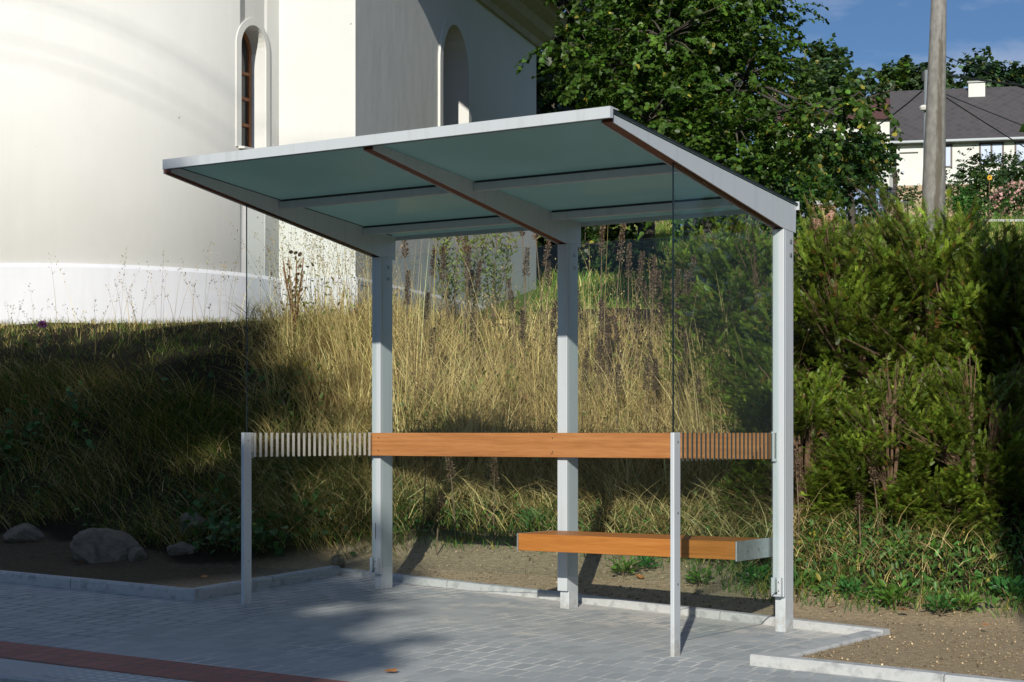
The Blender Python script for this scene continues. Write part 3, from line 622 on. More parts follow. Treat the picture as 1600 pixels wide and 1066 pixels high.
def window(fn, w, z0, z1, dep, bars, vb):
    mb = MB(); o = arch(w-0.01, z0+0.005, z1-0.005); t = 0.045
    r = w/2; inn = [(-r+t, z0+t), (r-t, z0+t)]+[((r-t)*math.cos(PI*i/14), z1-r*1.15+(1.15*r-t)*math.sin(PI*i/14)) for i in range(15)]
    n = len(o)
    for i in range(n):
        j = (i+1) % n
        for dd_, s_ in ((dep-0.05, 0), (dep, 0)):
            mb.poly([fn(o[i][0], dd_, o[i][1]), fn(o[j][0], dd_, o[j][1]), fn(inn[j][0], dd_, inn[j][1]), fn(inn[i][0], dd_, inn[i][1])])
        mb.poly([fn(inn[i][0], dep-0.05, inn[i][1]), fn(inn[j][0], dep-0.05, inn[j][1]), fn(inn[j][0], dep, inn[j][1]), fn(inn[i][0], dep, inn[i][1])])
    for z in bars:
        mb.prism([fn(-r+t, dep-0.045, z-0.02), fn(-r+t, dep-0.045, z+0.02), fn(-r+t, dep-0.005, z+0.02), fn(-r+t, dep-0.005, z-0.02)],
                 [fn(r-t, dep-0.045, z-0.02), fn(r-t, dep-0.045, z+0.02), fn(r-t, dep-0.005, z+0.02), fn(r-t, dep-0.005, z-0.02)])
    for s in vb:
        mb.prism([fn(s-0.015, dep-0.04, z0+t), fn(s+0.015, dep-0.04, z0+t), fn(s+0.015, dep-0.01, z0+t), fn(s-0.015, dep-0.01, z0+t)],
                 [fn(s-0.015, dep-0.04, z1-t), fn(s+0.015, dep-0.04, z1-t), fn(s+0.015, dep-0.01, z1-t), fn(s-0.015, dep-0.01, z1-t)])
    fr = mb.build('window', M['win_wood'], CH)
    mb = MB(); mb.poly([fn(s, dep+0.004-0.02, z) for s, z in arch(w-0.02, z0+0.01, z1-0.01)]); mb.build('pane', M['dark_glass'], fr, fix=False)
window(apf, 0.49, 4.60, 6.15, 0.27, [4.95, 5.28, 5.60], [0.0]); window(fs, 1.20, 4.60, 7.10, 0.44, [5.2, 5.8, 6.4], [-0.3, 0.0, 0.3])
mb = MB(); mb.prism([apf(-0.30, -0.09, 4.60), apf(0.30, -0.09, 4.60), apf(0.30, 0.34, 4.66), apf(-0.30, 0.34, 4.66)], [apf(-0.30, -0.09, 4.575), apf(0.30, -0.09, 4.575), apf(0.30, 0.34, 4.60), apf(-0.30, 0.34, 4.60)])
mb.build('window_sill', M['wall'], CH)
# plinth: proud of the wall with a splayed top
ZP = 3.05; pj = 0.045
mb = MB()
for r0, z0, r1, z1 in ((pj, 1.6, pj, ZP-0.05), (pj, ZP-0.05, 0.0, ZP)):
    for i in range(n_):
        a, b = -PI/2+PI*i/n_, -PI/2+PI*(i+1)/n_; mb.poly([AP(a, Rr+r0, z0), AP(b, Rr+r0, z0), AP(b, Rr+r1, z1), AP(a, Rr+r1, z1)])
ap_pl = mb.build('plinth', M['plinth'], CH, smooth=True)
mb = MB()
prof = [(pj, 1.6), (pj, ZP-0.05), (0.0, ZP)]
path = [(0, bC+Rr+0.01), (0, 0), (Ln, 0), (Ln, -Wd)]
offs = lambda k, i: {0: (-k, bC+Rr+0.01), 1: (-k, k), 2: (Ln+k, k), 3: (Ln+k, -Wd)}[i]
for i in range(3):
    for (k0, z0), (k1, z1) in zip(prof[:-1], prof[1:]):
        p, q_, r_, s_ = offs(k0, i), offs(k0, i+1), offs(k1, i+1), offs(k1, i)
        mb.poly([CL(*p, z0), CL(*q_, z0), CL(*r_, z1), CL(*s_, z1)])
mb.build('plinth', M['plinth'], CH)
# cornice and roofs
M['cornice'] = noise_mat('ochre_cornice', (0.36, 0.32, 0.22), (0.45, 0.40, 0.29), 6, 0.9, 0.3, 0.004)
M['tin'] = noise_mat('dark_roof_sheet', (0.05, 0.045, 0.045), (0.09, 0.08, 0.075), 6, 0.5, 0.1, 0.003)
prof = [(0.0, ZE-0.12), (0.06, ZE-0.12), (0.08, ZE-0.02), (0.22, ZE+0.06), (0.28, ZE+0.2), (0.46, ZE+0.26), (0.5, ZE+0.42), (0.0, ZE+0.42)]
mb = MB()
mb.prism([CL(-0.0, k, z) for k, z in prof], [CL(Ln+0.25, k, z) for k, z in prof])
mb.build('cornice', M['cornice'], CH)
mb = MB(); rz = ZE+4.4; e = 0.95
roof = [(e, ZE+0.40), (-Wd/2, rz), (-Wd-e, ZE+0.40), (-Wd-e, ZE+0.50), (-Wd/2, rz+0.12), (e, ZE+0.50)]
mb.prism([CL(-1.25, b, z) for b, z in roof], [CL(Ln+0.6, b, z) for b, z in roof]); mb.build('roof', M['tin'], CH)  # east overhang, out of view, lengthened to shade the side wall; eaves widened likewise
for a in (0.02, Ln-0.3): mb = MB(); mb.prism([CL(a, 0, ZE), CL(a, -Wd/2, rz-0.05), CL(a, -Wd, ZE)], [CL(a+0.28, 0, ZE), CL(a+0.28, -Wd/2, rz-0.05), CL(a+0.28, -Wd, ZE)]); mb.build('gable_wall', M['wall'], CH)
mb = MB(); ring = [AP(-PI/2+PI*i/30, Rr+0.4, 7.7) for i in range(31)]; top = CL(0, bC, 9.6)
for i in range(30): mb.poly([ring[i], ring[i+1], top])
mb.poly(ring[::-1]); mb.build('apse_roof', M['tin'], CH)

# ------------------------------------------------------------------ foliage templates
LEAF_V = np.array([(0, 0, 0), (-0.42, 0.28, 0.10), (-0.38, 0.66, 0.08), (0, 1.0, -0.05), (0.38, 0.66, 0.08), (0.42, 0.28, 0.10)])
LEAF_F = np.array([(0, 3, 2, 1), (0, 5, 4, 3)])
def green(n, base, var=0.25, yel=0.0):
    b = np.array(base)[None]*np.exp(rng.normal(0, var, (n, 1)))
    h = rng.uniform(0, 1, n)
    b = b*(1+np.stack([rng.normal(0, .1, n), rng.normal(0, .05, n), rng.normal(0, .15, n)], 1))
    if yel: 
        k = h < yel; b[k] = np.array([0.30, 0.27, 0.045])*np.exp(rng.normal(0, 0.25, (k.sum(), 1)))
    return np.clip(b, 0.002, 0.9)
def unit(v): return v/np.maximum(np.linalg.norm(v, axis=-1, keepdims=True), 1e-9)

def spray_leaves(base, dirs, length, nl, size, droop=0.35, flat=0.6, base_col=(0.07, 0.13, 0.02), yel=0.04, var=0.25):
    """leafy twigs: nl leaves alternate along each twig"""
    n = len(base); t = (np.arange(nl)+0.6)/nl
    d = unit(dirs); L = np.broadcast_to(np.asarray(length).reshape(-1, 1), (n, 1))
    side = unit(np.cross(d, np.array([0, 0, 1.0]))+rng.normal(0, 0.15, (n, 3)))
    P = base[:, None]+d[:, None]*(t[None, :, None]*L[:, None])
    P[:, :, 2] -= droop*(t**2)[None]*L
    sg = np.where(np.arange(nl) % 2 == 0, 1, -1)
    ld = unit(side[:, None]*sg[None, :, None]*0.8+d[:, None]*0.55+rng.normal(0, 0.28, (n, nl, 3))+np.array([0, 0, -0.45]))
    up = unit(np.array([0, 0, 1.0])*flat+d[:, None]*0.5+rng.normal(0, 0.42, (n, nl, 3)))
    pos = P.reshape(-1, 3); Mx = frames(ld.reshape(-1, 3), up.reshape(-1, 3))
    sz = size*rng.uniform(0.65, 1.2, len(pos))
    V, Fc = scatter(LEAF_V, LEAF_F, pos, Mx, sz)
    c = green(len(pos), base_col, var, yel); clump = np.repeat(np.exp(rng.normal(0, 0.22, n)), nl)[:, None]
    return V, Fc, np.repeat(np.clip(c*clump, 0, .9), len(LEAF_V), 0)
def ball_points(n, c, r, shell=0.5, rs=None):
    u = unit(rng.normal(0, 1, (n, 3))); k = shell+(1-shell)*rng.uniform(0, 1, (n, 1))
    return np.array(c)+u*k*np.array(r), unit(u/np.array(r)*np.mean(r))
def cat(parts):
    V = []; F_ = []; C_ = []; o = 0
    for v, f, c in parts: V.append(v); F_.append(f+o); C_.append(c); o += len(v)
    return np.concatenate(V), np.concatenate(F_), np.concatenate(C_)
def tree(name, foot, lobes, label, leaf=0.10, per=None, nl=14, twl=0.5, col=(0.07, 0.13, 0.02), yel=0.04, trunk_r=0.3, dens=26, group=None, cat_='tree', mat='leaf', var=0.25, droop=0.35, trunk_top=None, bark='bark'):
    foot = np.array(foot, float); T = empty(name, foot); tag(T, label, cat_, group)
    tb = MB(); cz = np.mean([l[0] for l in lobes], axis=0)-foot
    top = cz if trunk_top is None else np.array(trunk_top)-foot
    tb.tube([(0, 0, -0.4), (0, 0, 0.1), tuple(top*0.35+np.array([0.05, 0.03, 0])), tuple(top*0.7), tuple(top)], [trunk_r*1.5, trunk_r*1.1, trunk_r*0.85, trunk_r*0.6, trunk_r*0.3], 12)
    parts = []
    for lb_ in lobes:
        c, r = lb_[0], lb_[1]; c = np.array(c)-foot; r = np.array(r)*np.ones(3)
        a = top*random.uniform(0.45, 0.95); m_ = (a+c)/2+np.array([0, 0, 0.2])
        tb.tube([tuple(a), tuple(m_), tuple(c)], [trunk_r*0.13, trunk_r*0.06, 0.01], 6)
        n = int(dens*(r[0]*r[1]+r[1]*r[2]+r[0]*r[2])/3*4)
        yl_ = yel
        P, u = ball_points(n, c, r, 0.35); u = unit(u+np.array([0, 0, 0.15])+rng.normal(0, 0.35, u.shape))
        for k in range(0, n, 14):
            tb.tube([tuple(c), tuple((c+P[k])/2+np.array([0, 0, 0.06])), tuple(P[k])], [0.018, 0.011, 0.005], 4)
        parts.append(spray_leaves(P, u, twl*rng.uniform(0.6, 1.2, n), nl, leaf, droop, base_col=col, yel=(yel if len(lb_) < 3 else lb_[2]), var=var))
    tb.build('trunk', M[bark], T, smooth=True)
    V, F_, C_ = cat(parts); npmesh('crown', V, F_, M[mat], T, tint=C_)
    return T

# ------------------------------------------------------------------ trees behind
# big linden: lobes given by direction (u, v), distance and radius
def lobe(u, v, Z, r): return (W(u, v, Z), r)
LT = [lobe(1010, 190, 23.5, (1.0, 1.0, 0.8)), lobe(1110, 260, 23.0, (0.85, 0.9, 0.55)), lobe(960, 105, 23.6, (0.65, 0.8, 0.5)), lobe(1040, 60, 24, (1.1, 1.2, 0.9)),
      lobe(1165, 120, 24, (0.85, 1.0, 0.85)), lobe(1172, 40, 25, (0.62, 0.9, 0.75)), lobe(1100, -60, 25, (1.35, 1.5, 1.2)), lobe(990, -70, 25, (1.1, 1.2, 0.9)),
      lobe(1222, 180, 23.5, (0.45, 0.6, 0.4)), lobe(1180, 270, 23, (0.5, 0.6, 0.33)), lobe(930, 215, 24.0, (0.3, 0.5, 0.35)), lobe(1150, 205, 22.6, (0.55, 0.5, 0.45)),
      lobe(1050, 130, 25.8, (1.6, 1.1, 1.5)), lobe(872, 62, 23.2, (0.28, 0.3, 0.10)), lobe(1130, 285, 22.6, (0.45, 0.5, 0.22))]
LB = [lobe(1285, 195, 21, (0.30, 0.4, 0.22)), lobe(1335, 150, 20.5, (0.30, 0.3, 0.10)), lobe(1295, 235, 21.5, (0.25, 0.35, 0.25)), lobe(1395, 140, 20.3, (0.20, 0.2, 0.05)), lobe(1250, 215, 21.5, (0.28, 0.35, 0.28)), lobe(1320, 185, 20.8, (0.25, 0.3, 0.12))]
LT = LT+[(q_[0], q_[1], 0.10) for q_ in LB]
fx = W(1118, 470, 26.5); fx[2] = height(fx[0], fx[1])-0.1
tree('linden_tree', fx, LT, 'big linden tree with heart-shaped leaves right of the church', leaf=0.076, nl=20, twl=0.5, dens=52, trunk_r=0.36, yel=0.012, var=0.3, col=(0.055, 0.112, 0.014), trunk_top=W(1090, 60, 25.8))
TREES_RIGHT = True
# dark undergrowth and conifers behind the church corner
def far_tree(u, v, Z, rx, rz, label, col=(0.05, 0.10, 0.02), leaf=0.3, name='broadleaf_tree', group='trees on the hillside', dens=5, yel=0.02, foot_v=None):
    c = W(u, v, Z); fz = height(c[0], c[1]); 
    lobes = []; k = 7
    for i in range(k):
        a = 2*PI*i/k; q = 0.5 if i else 0
        lobes.append((c+np.array([math.cos(a)*rx*q, math.sin(a)*rx*q, random.uniform(-0.45, 0.5)*rz]), (rx*random.uniform(0.45, 0.62), rx*random.uniform(0.45, 0.6), rz*random.uniform(0.4, 0.6))))
    return tree(name, (c[0], c[1], fz-0.2), lobes, label, leaf=leaf, nl=9, twl=leaf*3.2, dens=dens, col=col, yel=yel, trunk_r=0.12+0.03*rx, group=group, var=0.3)
far_tree(905, 250, 34, 2.2, 2.6, 'dark tree directly behind the far corner of the church', (0.03, 0.06, 0.014), 0.16, dens=16)
far_tree(870, 60, 36, 2.2, 3.0, 'tall dark tree behind the church eaves', (0.03, 0.06, 0.014), 0.18, dens=14)
far_tree(960, 385, 33, 1.0, 0.55, 'low dark conifer shrub on the lawn under the linden', (0.035, 0.075, 0.014), 0.09, name='shrub', dens=60)
far_tree(1010, 130, 40, 2.8, 3.4, 'dark broad tree behind the big linden', (0.035, 0.07, 0.016), 0.2, dens=12)
far_tree(1215, 310, 38, 1.4, 0.75, 'leafy green shrub between the linden and the brick wall', (0.05, 0.12, 0.02), 0.10, name='shrub', dens=40)
far_tree(1330, 265, 50, 1.15, 1.7, 'dark bushy tree beside the house gate', (0.03, 0.075, 0.018), 0.14, dens=26)
far_tree(1362, 240, 62, 0.7, 1.5, 'olive green tree just left of the grey roofed house', (0.07, 0.11, 0.022), 0.16, dens=22)
far_tree(1300, 135, 110, 2.6, 1.3, 'crown rising left of the concrete pole behind the red roof', (0.055, 0.10, 0.03), 0.45, dens=5)
far_tree(1285, 103, 140, 1.8, 2.2, 'tall narrow treetop against the sky over the red roof', (0.055, 0.10, 0.03), 0.4, dens=8)
far_tree(1430, 130, 150, 4.0, 1.5, 'round treetop behind the ridge just left of the concrete pole', (0.05, 0.09, 0.028), 0.5, dens=5)
far_tree(1555, 118, 150, 2.6, 1.8, 'sparse spruce tops behind the house chimney', (0.035, 0.075, 0.028), 0.45, dens=5)
far_tree(1592, 135, 150, 1.6, 1.5, 'small spruce top at the right end of the grey roof', (0.035, 0.075, 0.028), 0.45, dens=5)
far_tree(1275, 255, 60, 1.5, 1.6, 'green tree in front of the weathered wooden shed', (0.05, 0.10, 0.02), 0.18, dens=16)

far_tree(1950, 420, 20, 2.2, 2.6, 'dense tree on the bank right of the yews, outside the frame', (0.045, 0.09, 0.018), 0.16, dens=10)  # these three unseen trees are added to darken reflections in the side panes
far_tree(3060, 330, 18, 2.8, 3.0, 'second dense tree on the bank, farther right outside the frame', (0.045, 0.09, 0.018), 0.18, dens=8)
far_tree(3800, 330, 18, 2.8, 3.2, 'third dense tree on the bank, farthest right outside the frame', (0.045, 0.09, 0.018), 0.2, dens=7)
# ------------------------------------------------------------------ yew bushes
nd = 9; SV = []; SF = []                         # one shoot: two ranks of needles along a stem of length 1
for i in range(nd):
    y = 0.06+0.90*i/nd; ln = 0.26*(1.0-0.5*(i/nd)**2)
    for s in (-1, 1):
        b = len(SV); w = 0.026
        SV += [(0, y-w, 0), (s*ln*0.55, y+ln*0.25-w*1.1, 0.02), (s*ln, y+ln*0.55, 0.035), (s*ln*0.45, y+ln*0.32+w, 0.02)]
        SF.append((b, b+1, b+2, b+3))
b = len(SV); SV += [(-0.012, 0, 0), (0.012, 0, 0), (0.004, 1, 0), (-0.004, 1, 0)]; SF.append((b, b+1, b+2, b+3))
SHOOT_V = np.array(SV, float); SHOOT_F = np.array(SF)
def yew_mesh(name, rx, ry, rz, n_br, seed, col=(0.100, 0.145, 0.016)):
    global rng
    keep = rng; rng = np.random.default_rng(seed)
    pos = []; dr = []; sz = []; cl = []; tb = MB()
    nl_ = max(12, n_br//17); lob = []
    for q in range(nl_):
        a = rng.uniform(0, 2*PI); hz = rng.uniform(0.10, 1.0); rr = math.sqrt(max(0.05, 1-(hz*0.93)**2.2))*rng.uniform(0.75, 1.05)
        lob.append((np.array([rx*rr*math.cos(a), ry*rr*math.sin(a), rz*hz*(rng.uniform(0.9, 1.05) if q % 5 else rng.uniform(1.0, 1.2))]), rng.uniform(0.16, 0.34), math.exp(rng.normal(0, 0.3))))
    for i in range(n_br):
        c_, lr_, cl_ = lob[i % nl_]
        tip = c_+unit(rng.normal(0, 1, 3)+np.array([0, 0, 0.3]))*lr_*rng.uniform(0.3, 1.0); tip[2] = max(tip[2], 0.1)
        o_ = np.array([c_[0]*0.3, c_[1]*0.3, c_[2]*rng.uniform(0.6, 0.8)])
        dirv = unit(unit(tip-o_)+np.array([0, 0, 0.15])+rng.normal(0, 0.3, 3)); L = rng.uniform(0.22, 0.45)
        if i % 10 == 0: tb.tube([(0, 0, 0), tuple(o_), tuple(tip)], [0.018, 0.010, 0.003], 4)
        b0 = tip-dirv*L
        side = unit(np.cross(dirv, [0, 0, 1.0])+rng.normal(0, 0.25, 3)); cb = cl_*math.exp(rng.normal(0, 0.3))
        m = rng.integers(20, 30)
        for j in range(m):
            t = (j+0.5)/m; p = b0+dirv*L*t+np.array([0, 0, -0.18*L*t*t]); s_ = 1 if j % 2 else -1
            dd_ = unit(dirv*(0.55+0.8*t)+side*s_*(1.0-0.5*t)+rng.normal(0, 0.22, 3)+np.array([0, 0, -0.05]))
            pos.append(p); dr.append(dd_); sz.append(rng.uniform(0.045, 0.085)*(1.15-0.4*t)); cl.append(cb*math.exp(rng.normal(0, 0.2))*(0.8+0.5*t))
    pos = np.array(pos); dr = np.array(dr)
    V, Fc = scatter(SHOOT_V, SHOOT_F, pos, frames(dr, unit(np.array([0, 0, 1.0])+rng.normal(0, 0.35, dr.shape))), sz)
    c = np.array(col)[None]*np.array(cl)[:, None]*np.exp(rng.normal(0, 0.08, (len(pos), 3)))
    k = rng.uniform(0, 1, len(pos)) < 0.03; c[k] = (0.20, 0.09, 0.03)
    o = npmesh(name, V, Fc, M['needle'], tint=np.repeat(np.clip(c, 0, 0.5), len(SHOOT_V), 0))
    rng = keep; return o, tb
def make_yew(loc, rx, ry, rz, n_br, seed, label):
    T = empty('yew_bush', loc); tag(T, label, 'bush', 'yew bushes on the bank right of the shelter')
    o, tb = yew_mesh('foliage', rx, ry, rz, n_br, seed); o.parent = T; tb.build('branches', M['twig'], T)
    return T
def on_ground(u, Z):
    p = W(u, 600, Z); p[2] = height(p[0], p[1]); return p
p = on_ground(1320, 14.2); y1 = make_yew(tuple(p-np.array([0, 0, 0.15])), 0.98, 0.95, 1.85, 1200, 21, 'tallest yew bush, right beside the right rear post of the shelter')
p = on_ground(1460, 14.0); y2 = make_yew(tuple(p-np.array([0, 0, 0.15])), 1.02, 0.9, 1.90, 1250, 22, 'yew bush with spreading top below the concrete pole')
spots = [(y1, 1180, 15.2, 0.80, 1.3, 'lower yew bush seen through the right side pane'), (y2, 1590, 13.6, 0.86, 2.1, 'yew bush in the dark shadow at the right edge of the view'),
         (y1, 1390, 12.9, 0.62, 3.9, 'small yew bush low on the bank between the two tall ones'), (y2, 1255, 13.2, 0.66, 0.4, 'low yew bush against the back of the right rear post'),
         (y1, 1530, 12.6, 0.66, 5.0, 'low yew bush at the edge of the pole shadow'), (y2, 1120, 16.6, 0.62, 2.9, 'yew bush behind the tall grass below the linden trunk'),
         (y1, 1680, 13.4, 0.9, 2.2, 'yew bush half outside the right edge of the view')]
for src, u, Z, s, rz_, lab in spots:
    p = on_ground(u, Z); c = copy_tree(src); c.location = tuple(p-np.array([0, 0, 0.12])); c.scale = (s, s, s); c.rotation_euler = (0, 0, rz_); c['label'] = lab

# ------------------------------------------------------------------ grasses
def blades(P, h, w, lean, col, curve=0.5, segs=3, dirs=None):
    """ribbons: P roots, h heights, w widths, lean outward tilt"""
    n = len(P); a = rng.uniform(0, 2*PI, n)
    ld = np.stack([np.cos(a), np.sin(a), np.zeros(n)], 1) if dirs is None else dirs
    fa = rng.uniform(0, 2*PI, n); sd = np.stack([np.cos(fa), np.sin(fa), np.zeros(n)], 1)
    t = np.linspace(0, 1, segs+1)
    ctr = P[:, None]+ld[:, None]*(lean[:, None]*(t[None]*0.35+curve*t[None]**2.2))[:, :, None]*h[:, None, None]
    ctr[:, :, 2] += h[:, None]*(t[None]-0.45*np.minimum(lean, 1.6)[:, None]**2*0.5*t[None]**2.5)
    wd = w[:, None]*(1-0.85*t[None]**1.5)/2
    Lf = ctr-sd[:, None]*wd[:, :, None]; Rt = ctr+sd[:, None]*wd[:, :, None]
    V = np.stack([Lf, Rt], 2).reshape(n, -1, 3); m = V.shape[1]
    q = np.array([(2*i, 2*i+1, 2*i+3, 2*i+2) for i in range(segs)])
    Fc = (q[None]+(np.arange(n)*m)[:, None, None]).reshape(-1, 4)
    return V.reshape(-1, 3), Fc, np.repeat(np.clip(col, 0.003, 0.9), m, 0)
def pick(n, u0, u1, Z0, Z1, pw=1.0):
    """ground positions inside a viewing wedge"""
    u = rng.uniform(u0, u1, n); Z = Z0+(Z1-Z0)*rng.uniform(0, 1, n)**pw
    x = CX+Rv[0]*(u-800)/F_PX*Z+Dv[0]*Z; y = CY+Rv[1]*(u-800)/F_PX*Z+Dv[1]*Z
    return x, y, u, Z
def dry(n):
    m = rng.uniform(0, 1, (n, 1)); c = np.array([0.44, 0.32, 0.115])*(1-m)+np.array([0.78, 0.63, 0.30])*m
    k = rng.uniform(0, 1, n) < 0.13; c[k] = np.array([0.17, 0.21, 0.045]); k = rng.uniform(0, 1, n) < 0.15; c[k] = (0.20, 0.115, 0.055)
    return c*np.exp(rng.normal(0, 0.28, (n, 1)))
def grn(n, c=(0.10, 0.16, 0.03)): return green(n, c, 0.3, 0.12)
def T_(x, y): return y-Ffoot(x)

# tall dry grass on the bank behind the shelter
nt_ = 4300; x, y, u, Z = pick(nt_*2, 400, 1260, 13.0, 19.5); t = T_(x, y); nn_ = noise2(x, y, 2.2, 31)
edge = np.clip((u-400)/180, 0, 1)*np.clip((1270-u)/110, 0, 1)
k = (t > 2.0+0.3*nn_) & (t < 5.3) & (rng.uniform(0, 1, len(x)) < edge*(0.8+0.4*noise2(x, y, 5.0, 33))*np.where(t > 4.2, 0.7, np.where(t < 3.1, 0.68, 1.0))) & (y > 0)
x, y, u, t, edge = [q[k][:nt_] for q in (x, y, u, t, edge)]; n = len(x); per = 12
th_ = (0.13+0.41*np.clip((t-1.9)/1.2, 0, 1))*np.exp(rng.normal(0, 0.36, n))*(0.9+0.25*noise2(x, y, 3.1, 35))*(0.45+0.55*edge)*(1-0.58*np.clip((t-3.0)/1.5, 0, 1))
ta = rng.uniform(0, 2*PI, n); tl = np.abs(rng.normal(0.15, 0.2, n)); tcol = dry(n)*np.exp(rng.normal(0, 0.25, (n, 1))); pg_ = noise2(x, y, 2.7, 75) > 0.62; tcol[pg_] = grn(int(pg_.sum()), (0.13, 0.18, 0.04))
X_ = np.repeat(x, per)+rng.normal(0, 0.035, n*per); Y_ = np.repeat(y, per)+rng.normal(0, 0.035, n*per); N_ = n*per
a_ = np.repeat(ta, per)+rng.normal(0, 0.9, N_); hh = np.repeat(th_, per)*np.exp(rng.normal(0, 0.24, N_))
cc = np.repeat(tcol, per, 0)*0.65+dry(N_)*0.35
P = np.stack([X_, Y_, height(X_, Y_)-0.02], 1)
tall = blades(P, hh, rng.uniform(0.0045, 0.0095, N_), np.repeat(tl, per)+np.abs(rng.normal(0.3, 0.35, N_)), cc, dirs=np.stack([np.cos(a_), np.sin(a_), np.zeros(N_)], 1))
# flattened dry stalks lying down the slope
x, y, u, Z = pick(24000, 380, 1560, 11.2, 18); t = T_(x, y); k = (t > np.interp(x, [1, 2.4], [1.1, 0.75])) & (t < 4.5) & (y > 0.2); x, y = x[k], y[k]; n = len(x)
k = rng.uniform(0, 1, n) < np.interp(x, [1.5, 2.6], [1, 0.45]); x, y = x[k], y[k]; n = len(x)
P2 = np.stack([x, y, height(x, y)+rng.uniform(0, 0.12, n)], 1); a = rng.normal(-PI/2, 1.4, n)
fl = blades(P2, np.where(x > 2.2, rng.uniform(0.08, 0.26, n), rng.uniform(0.12, 0.45, n)), rng.uniform(0.004, 0.007, n), rng.uniform(0.6, 2.6, n), dry(n)*np.where(x > 2.2, 0.7, 1.0)[:, None], 0.7, 3, np.stack([np.cos(a), np.sin(a), np.zeros(n)], 1))
V, F_, C_ = cat([tall, fl]); g1 = npmesh('tall_dry_grass', V, F_, M['grass'], tint=C_)
tag(g1, 'tall straw coloured grass covering the bank behind the shelter', 'grass', kind='stuff')

# green and brown short grass over the whole bank
parts = []
x, y, u, Z = pick(190000, -460, 1800, 10.2, 21.5); t = T_(x, y); nn_ = noise2(x, y, 2.6, 41)
lf_ = x < -0.9
ts_ = np.interp(x, [-0.4, 0.4, 1.6, 2.4], [0.7, 1.0, 0.80, 0.32])
dens = np.where(lf_, np.clip((t-0.55+0.3*nn_)/0.4, 0, 1), np.clip((t-ts_+0.3*nn_)/0.35, 0, 1))
dens = dens*np.where((t > 6.3), 0.25, 1.0)*(0.45+0.5*noise2(x, y, 7.0, 43).clip(-0.6, 1))
k = (rng.uniform(0, 1, len(x)) < dens) & ~((u > 560) & (u < 1180) & (t > 2.6)); x, y, u, t = x[k], y[k], u[k], t[k]; n = len(x)
hh = rng.uniform(0.06, 0.20, n)*np.where((t > 2.6) & (u < 440), 0.55, np.where(t > 4.2, 0.6, 1.0))
mixd = rng.uniform(0, 1, n) < np.where((u < 420) & (t > 3.0), 0.5, 0.38)
pm_ = noise2(x, y, 1.8, 71); mixd = rng.uniform(0, 1, n) < np.clip(0.30+0.55*pm_, 0.05, 0.8)
c = np.where(mixd[:, None], dry(n)*0.8, grn(n, (0.09, 0.155, 0.028)))
parts.append(blades(np.stack([x, y, height(x, y)-0.01], 1), hh, rng.uniform(0.004, 0.008, n), np.abs(rng.normal(0.9, 0.45, n)), c, segs=2))
x, y, u, Z = pick(86000, -420, 640, 12.0, 18.5); t = T_(x, y); nn_ = noise2(x, y, 3.1, 47)
k = (t > 0.5) & (t < np.where(u > 430, 4.0, 2.6)) & (rng.uniform(0, 1, len(x)) < np.clip(0.35+0.7*nn_, 0, 1)); x, y = x[k], y[k]; n = len(x)
a = rng.normal(-PI/2, 1.1, n)
parts.append(blades(np.stack([x, y, height(x, y)-0.01], 1), rng.uniform(0.18, 0.45, n), rng.uniform(0.004, 0.007, n), rng.uniform(0.7, 2.0, n), np.where((rng.uniform(0, 1, n) < np.clip(0.45+0.6*noise2(x, y, 2.0, 73), 0.05, 0.9))[:, None], dry(n)*0.75, grn(n, (0.07, 0.12, 0.02))), 0.7, 3, np.stack([np.cos(a), np.sin(a), np.zeros(n)], 1)))
# fringe at the foot of the bank and along the crest
x, y, u, Z = pick(9000, 600, 1640, 10.2, 15); t = T_(x, y); ts_ = np.interp(x, [-0.4, 0.4, 1.6, 2.4], [0.9, 1.15, 1.0, 0.5]); k = (np.abs(t-ts_-0.2*noise2(x, y, 3, 44)) < 0.25); x, y = x[k], y[k]; n = len(x)
parts.append(blades(np.stack([x, y, height(x, y)], 1), rng.uniform(0.07, 0.2, n), rng.uniform(0.004, 0.008, n), np.abs(rng.normal(0.8, 0.35, n)), grn(n, (0.08, 0.17, 0.035)), segs=3))
V, F_, C_ = cat(parts); print('short', len(F_)); g2 = npmesh('short_grass', V, F_, M['grass'], tint=C_)
tag(g2, 'short green and brown grass over the bank and along its crest', 'grass', kind='stuff')
# lawn behind
x, y, u, Z = pick(60000, 840, 1640, 24, 62, 1.5); k = rng.uniform(0, 1, len(x)) < 0.85; x, y = x[k], y[k]; n = len(x)
m_ = blades(np.stack([x, y, height(x, y)-0.02], 1), rng.uniform(0.08, 0.30, n), rng.uniform(0.015, 0.03, n), np.abs(rng.normal(0.5, 0.3, n)), np.where((rng.uniform(0, 1, n) < 0.25)[:, None], dry(n)*0.8, grn(n, (0.12, 0.22, 0.03))), segs=2)
g3 = npmesh('lawn_grass', *m_[:2], M['grass'], tint=m_[2]); tag(g3, 'sunlit green lawn on the slope below the linden', 'grass', kind='stuff')

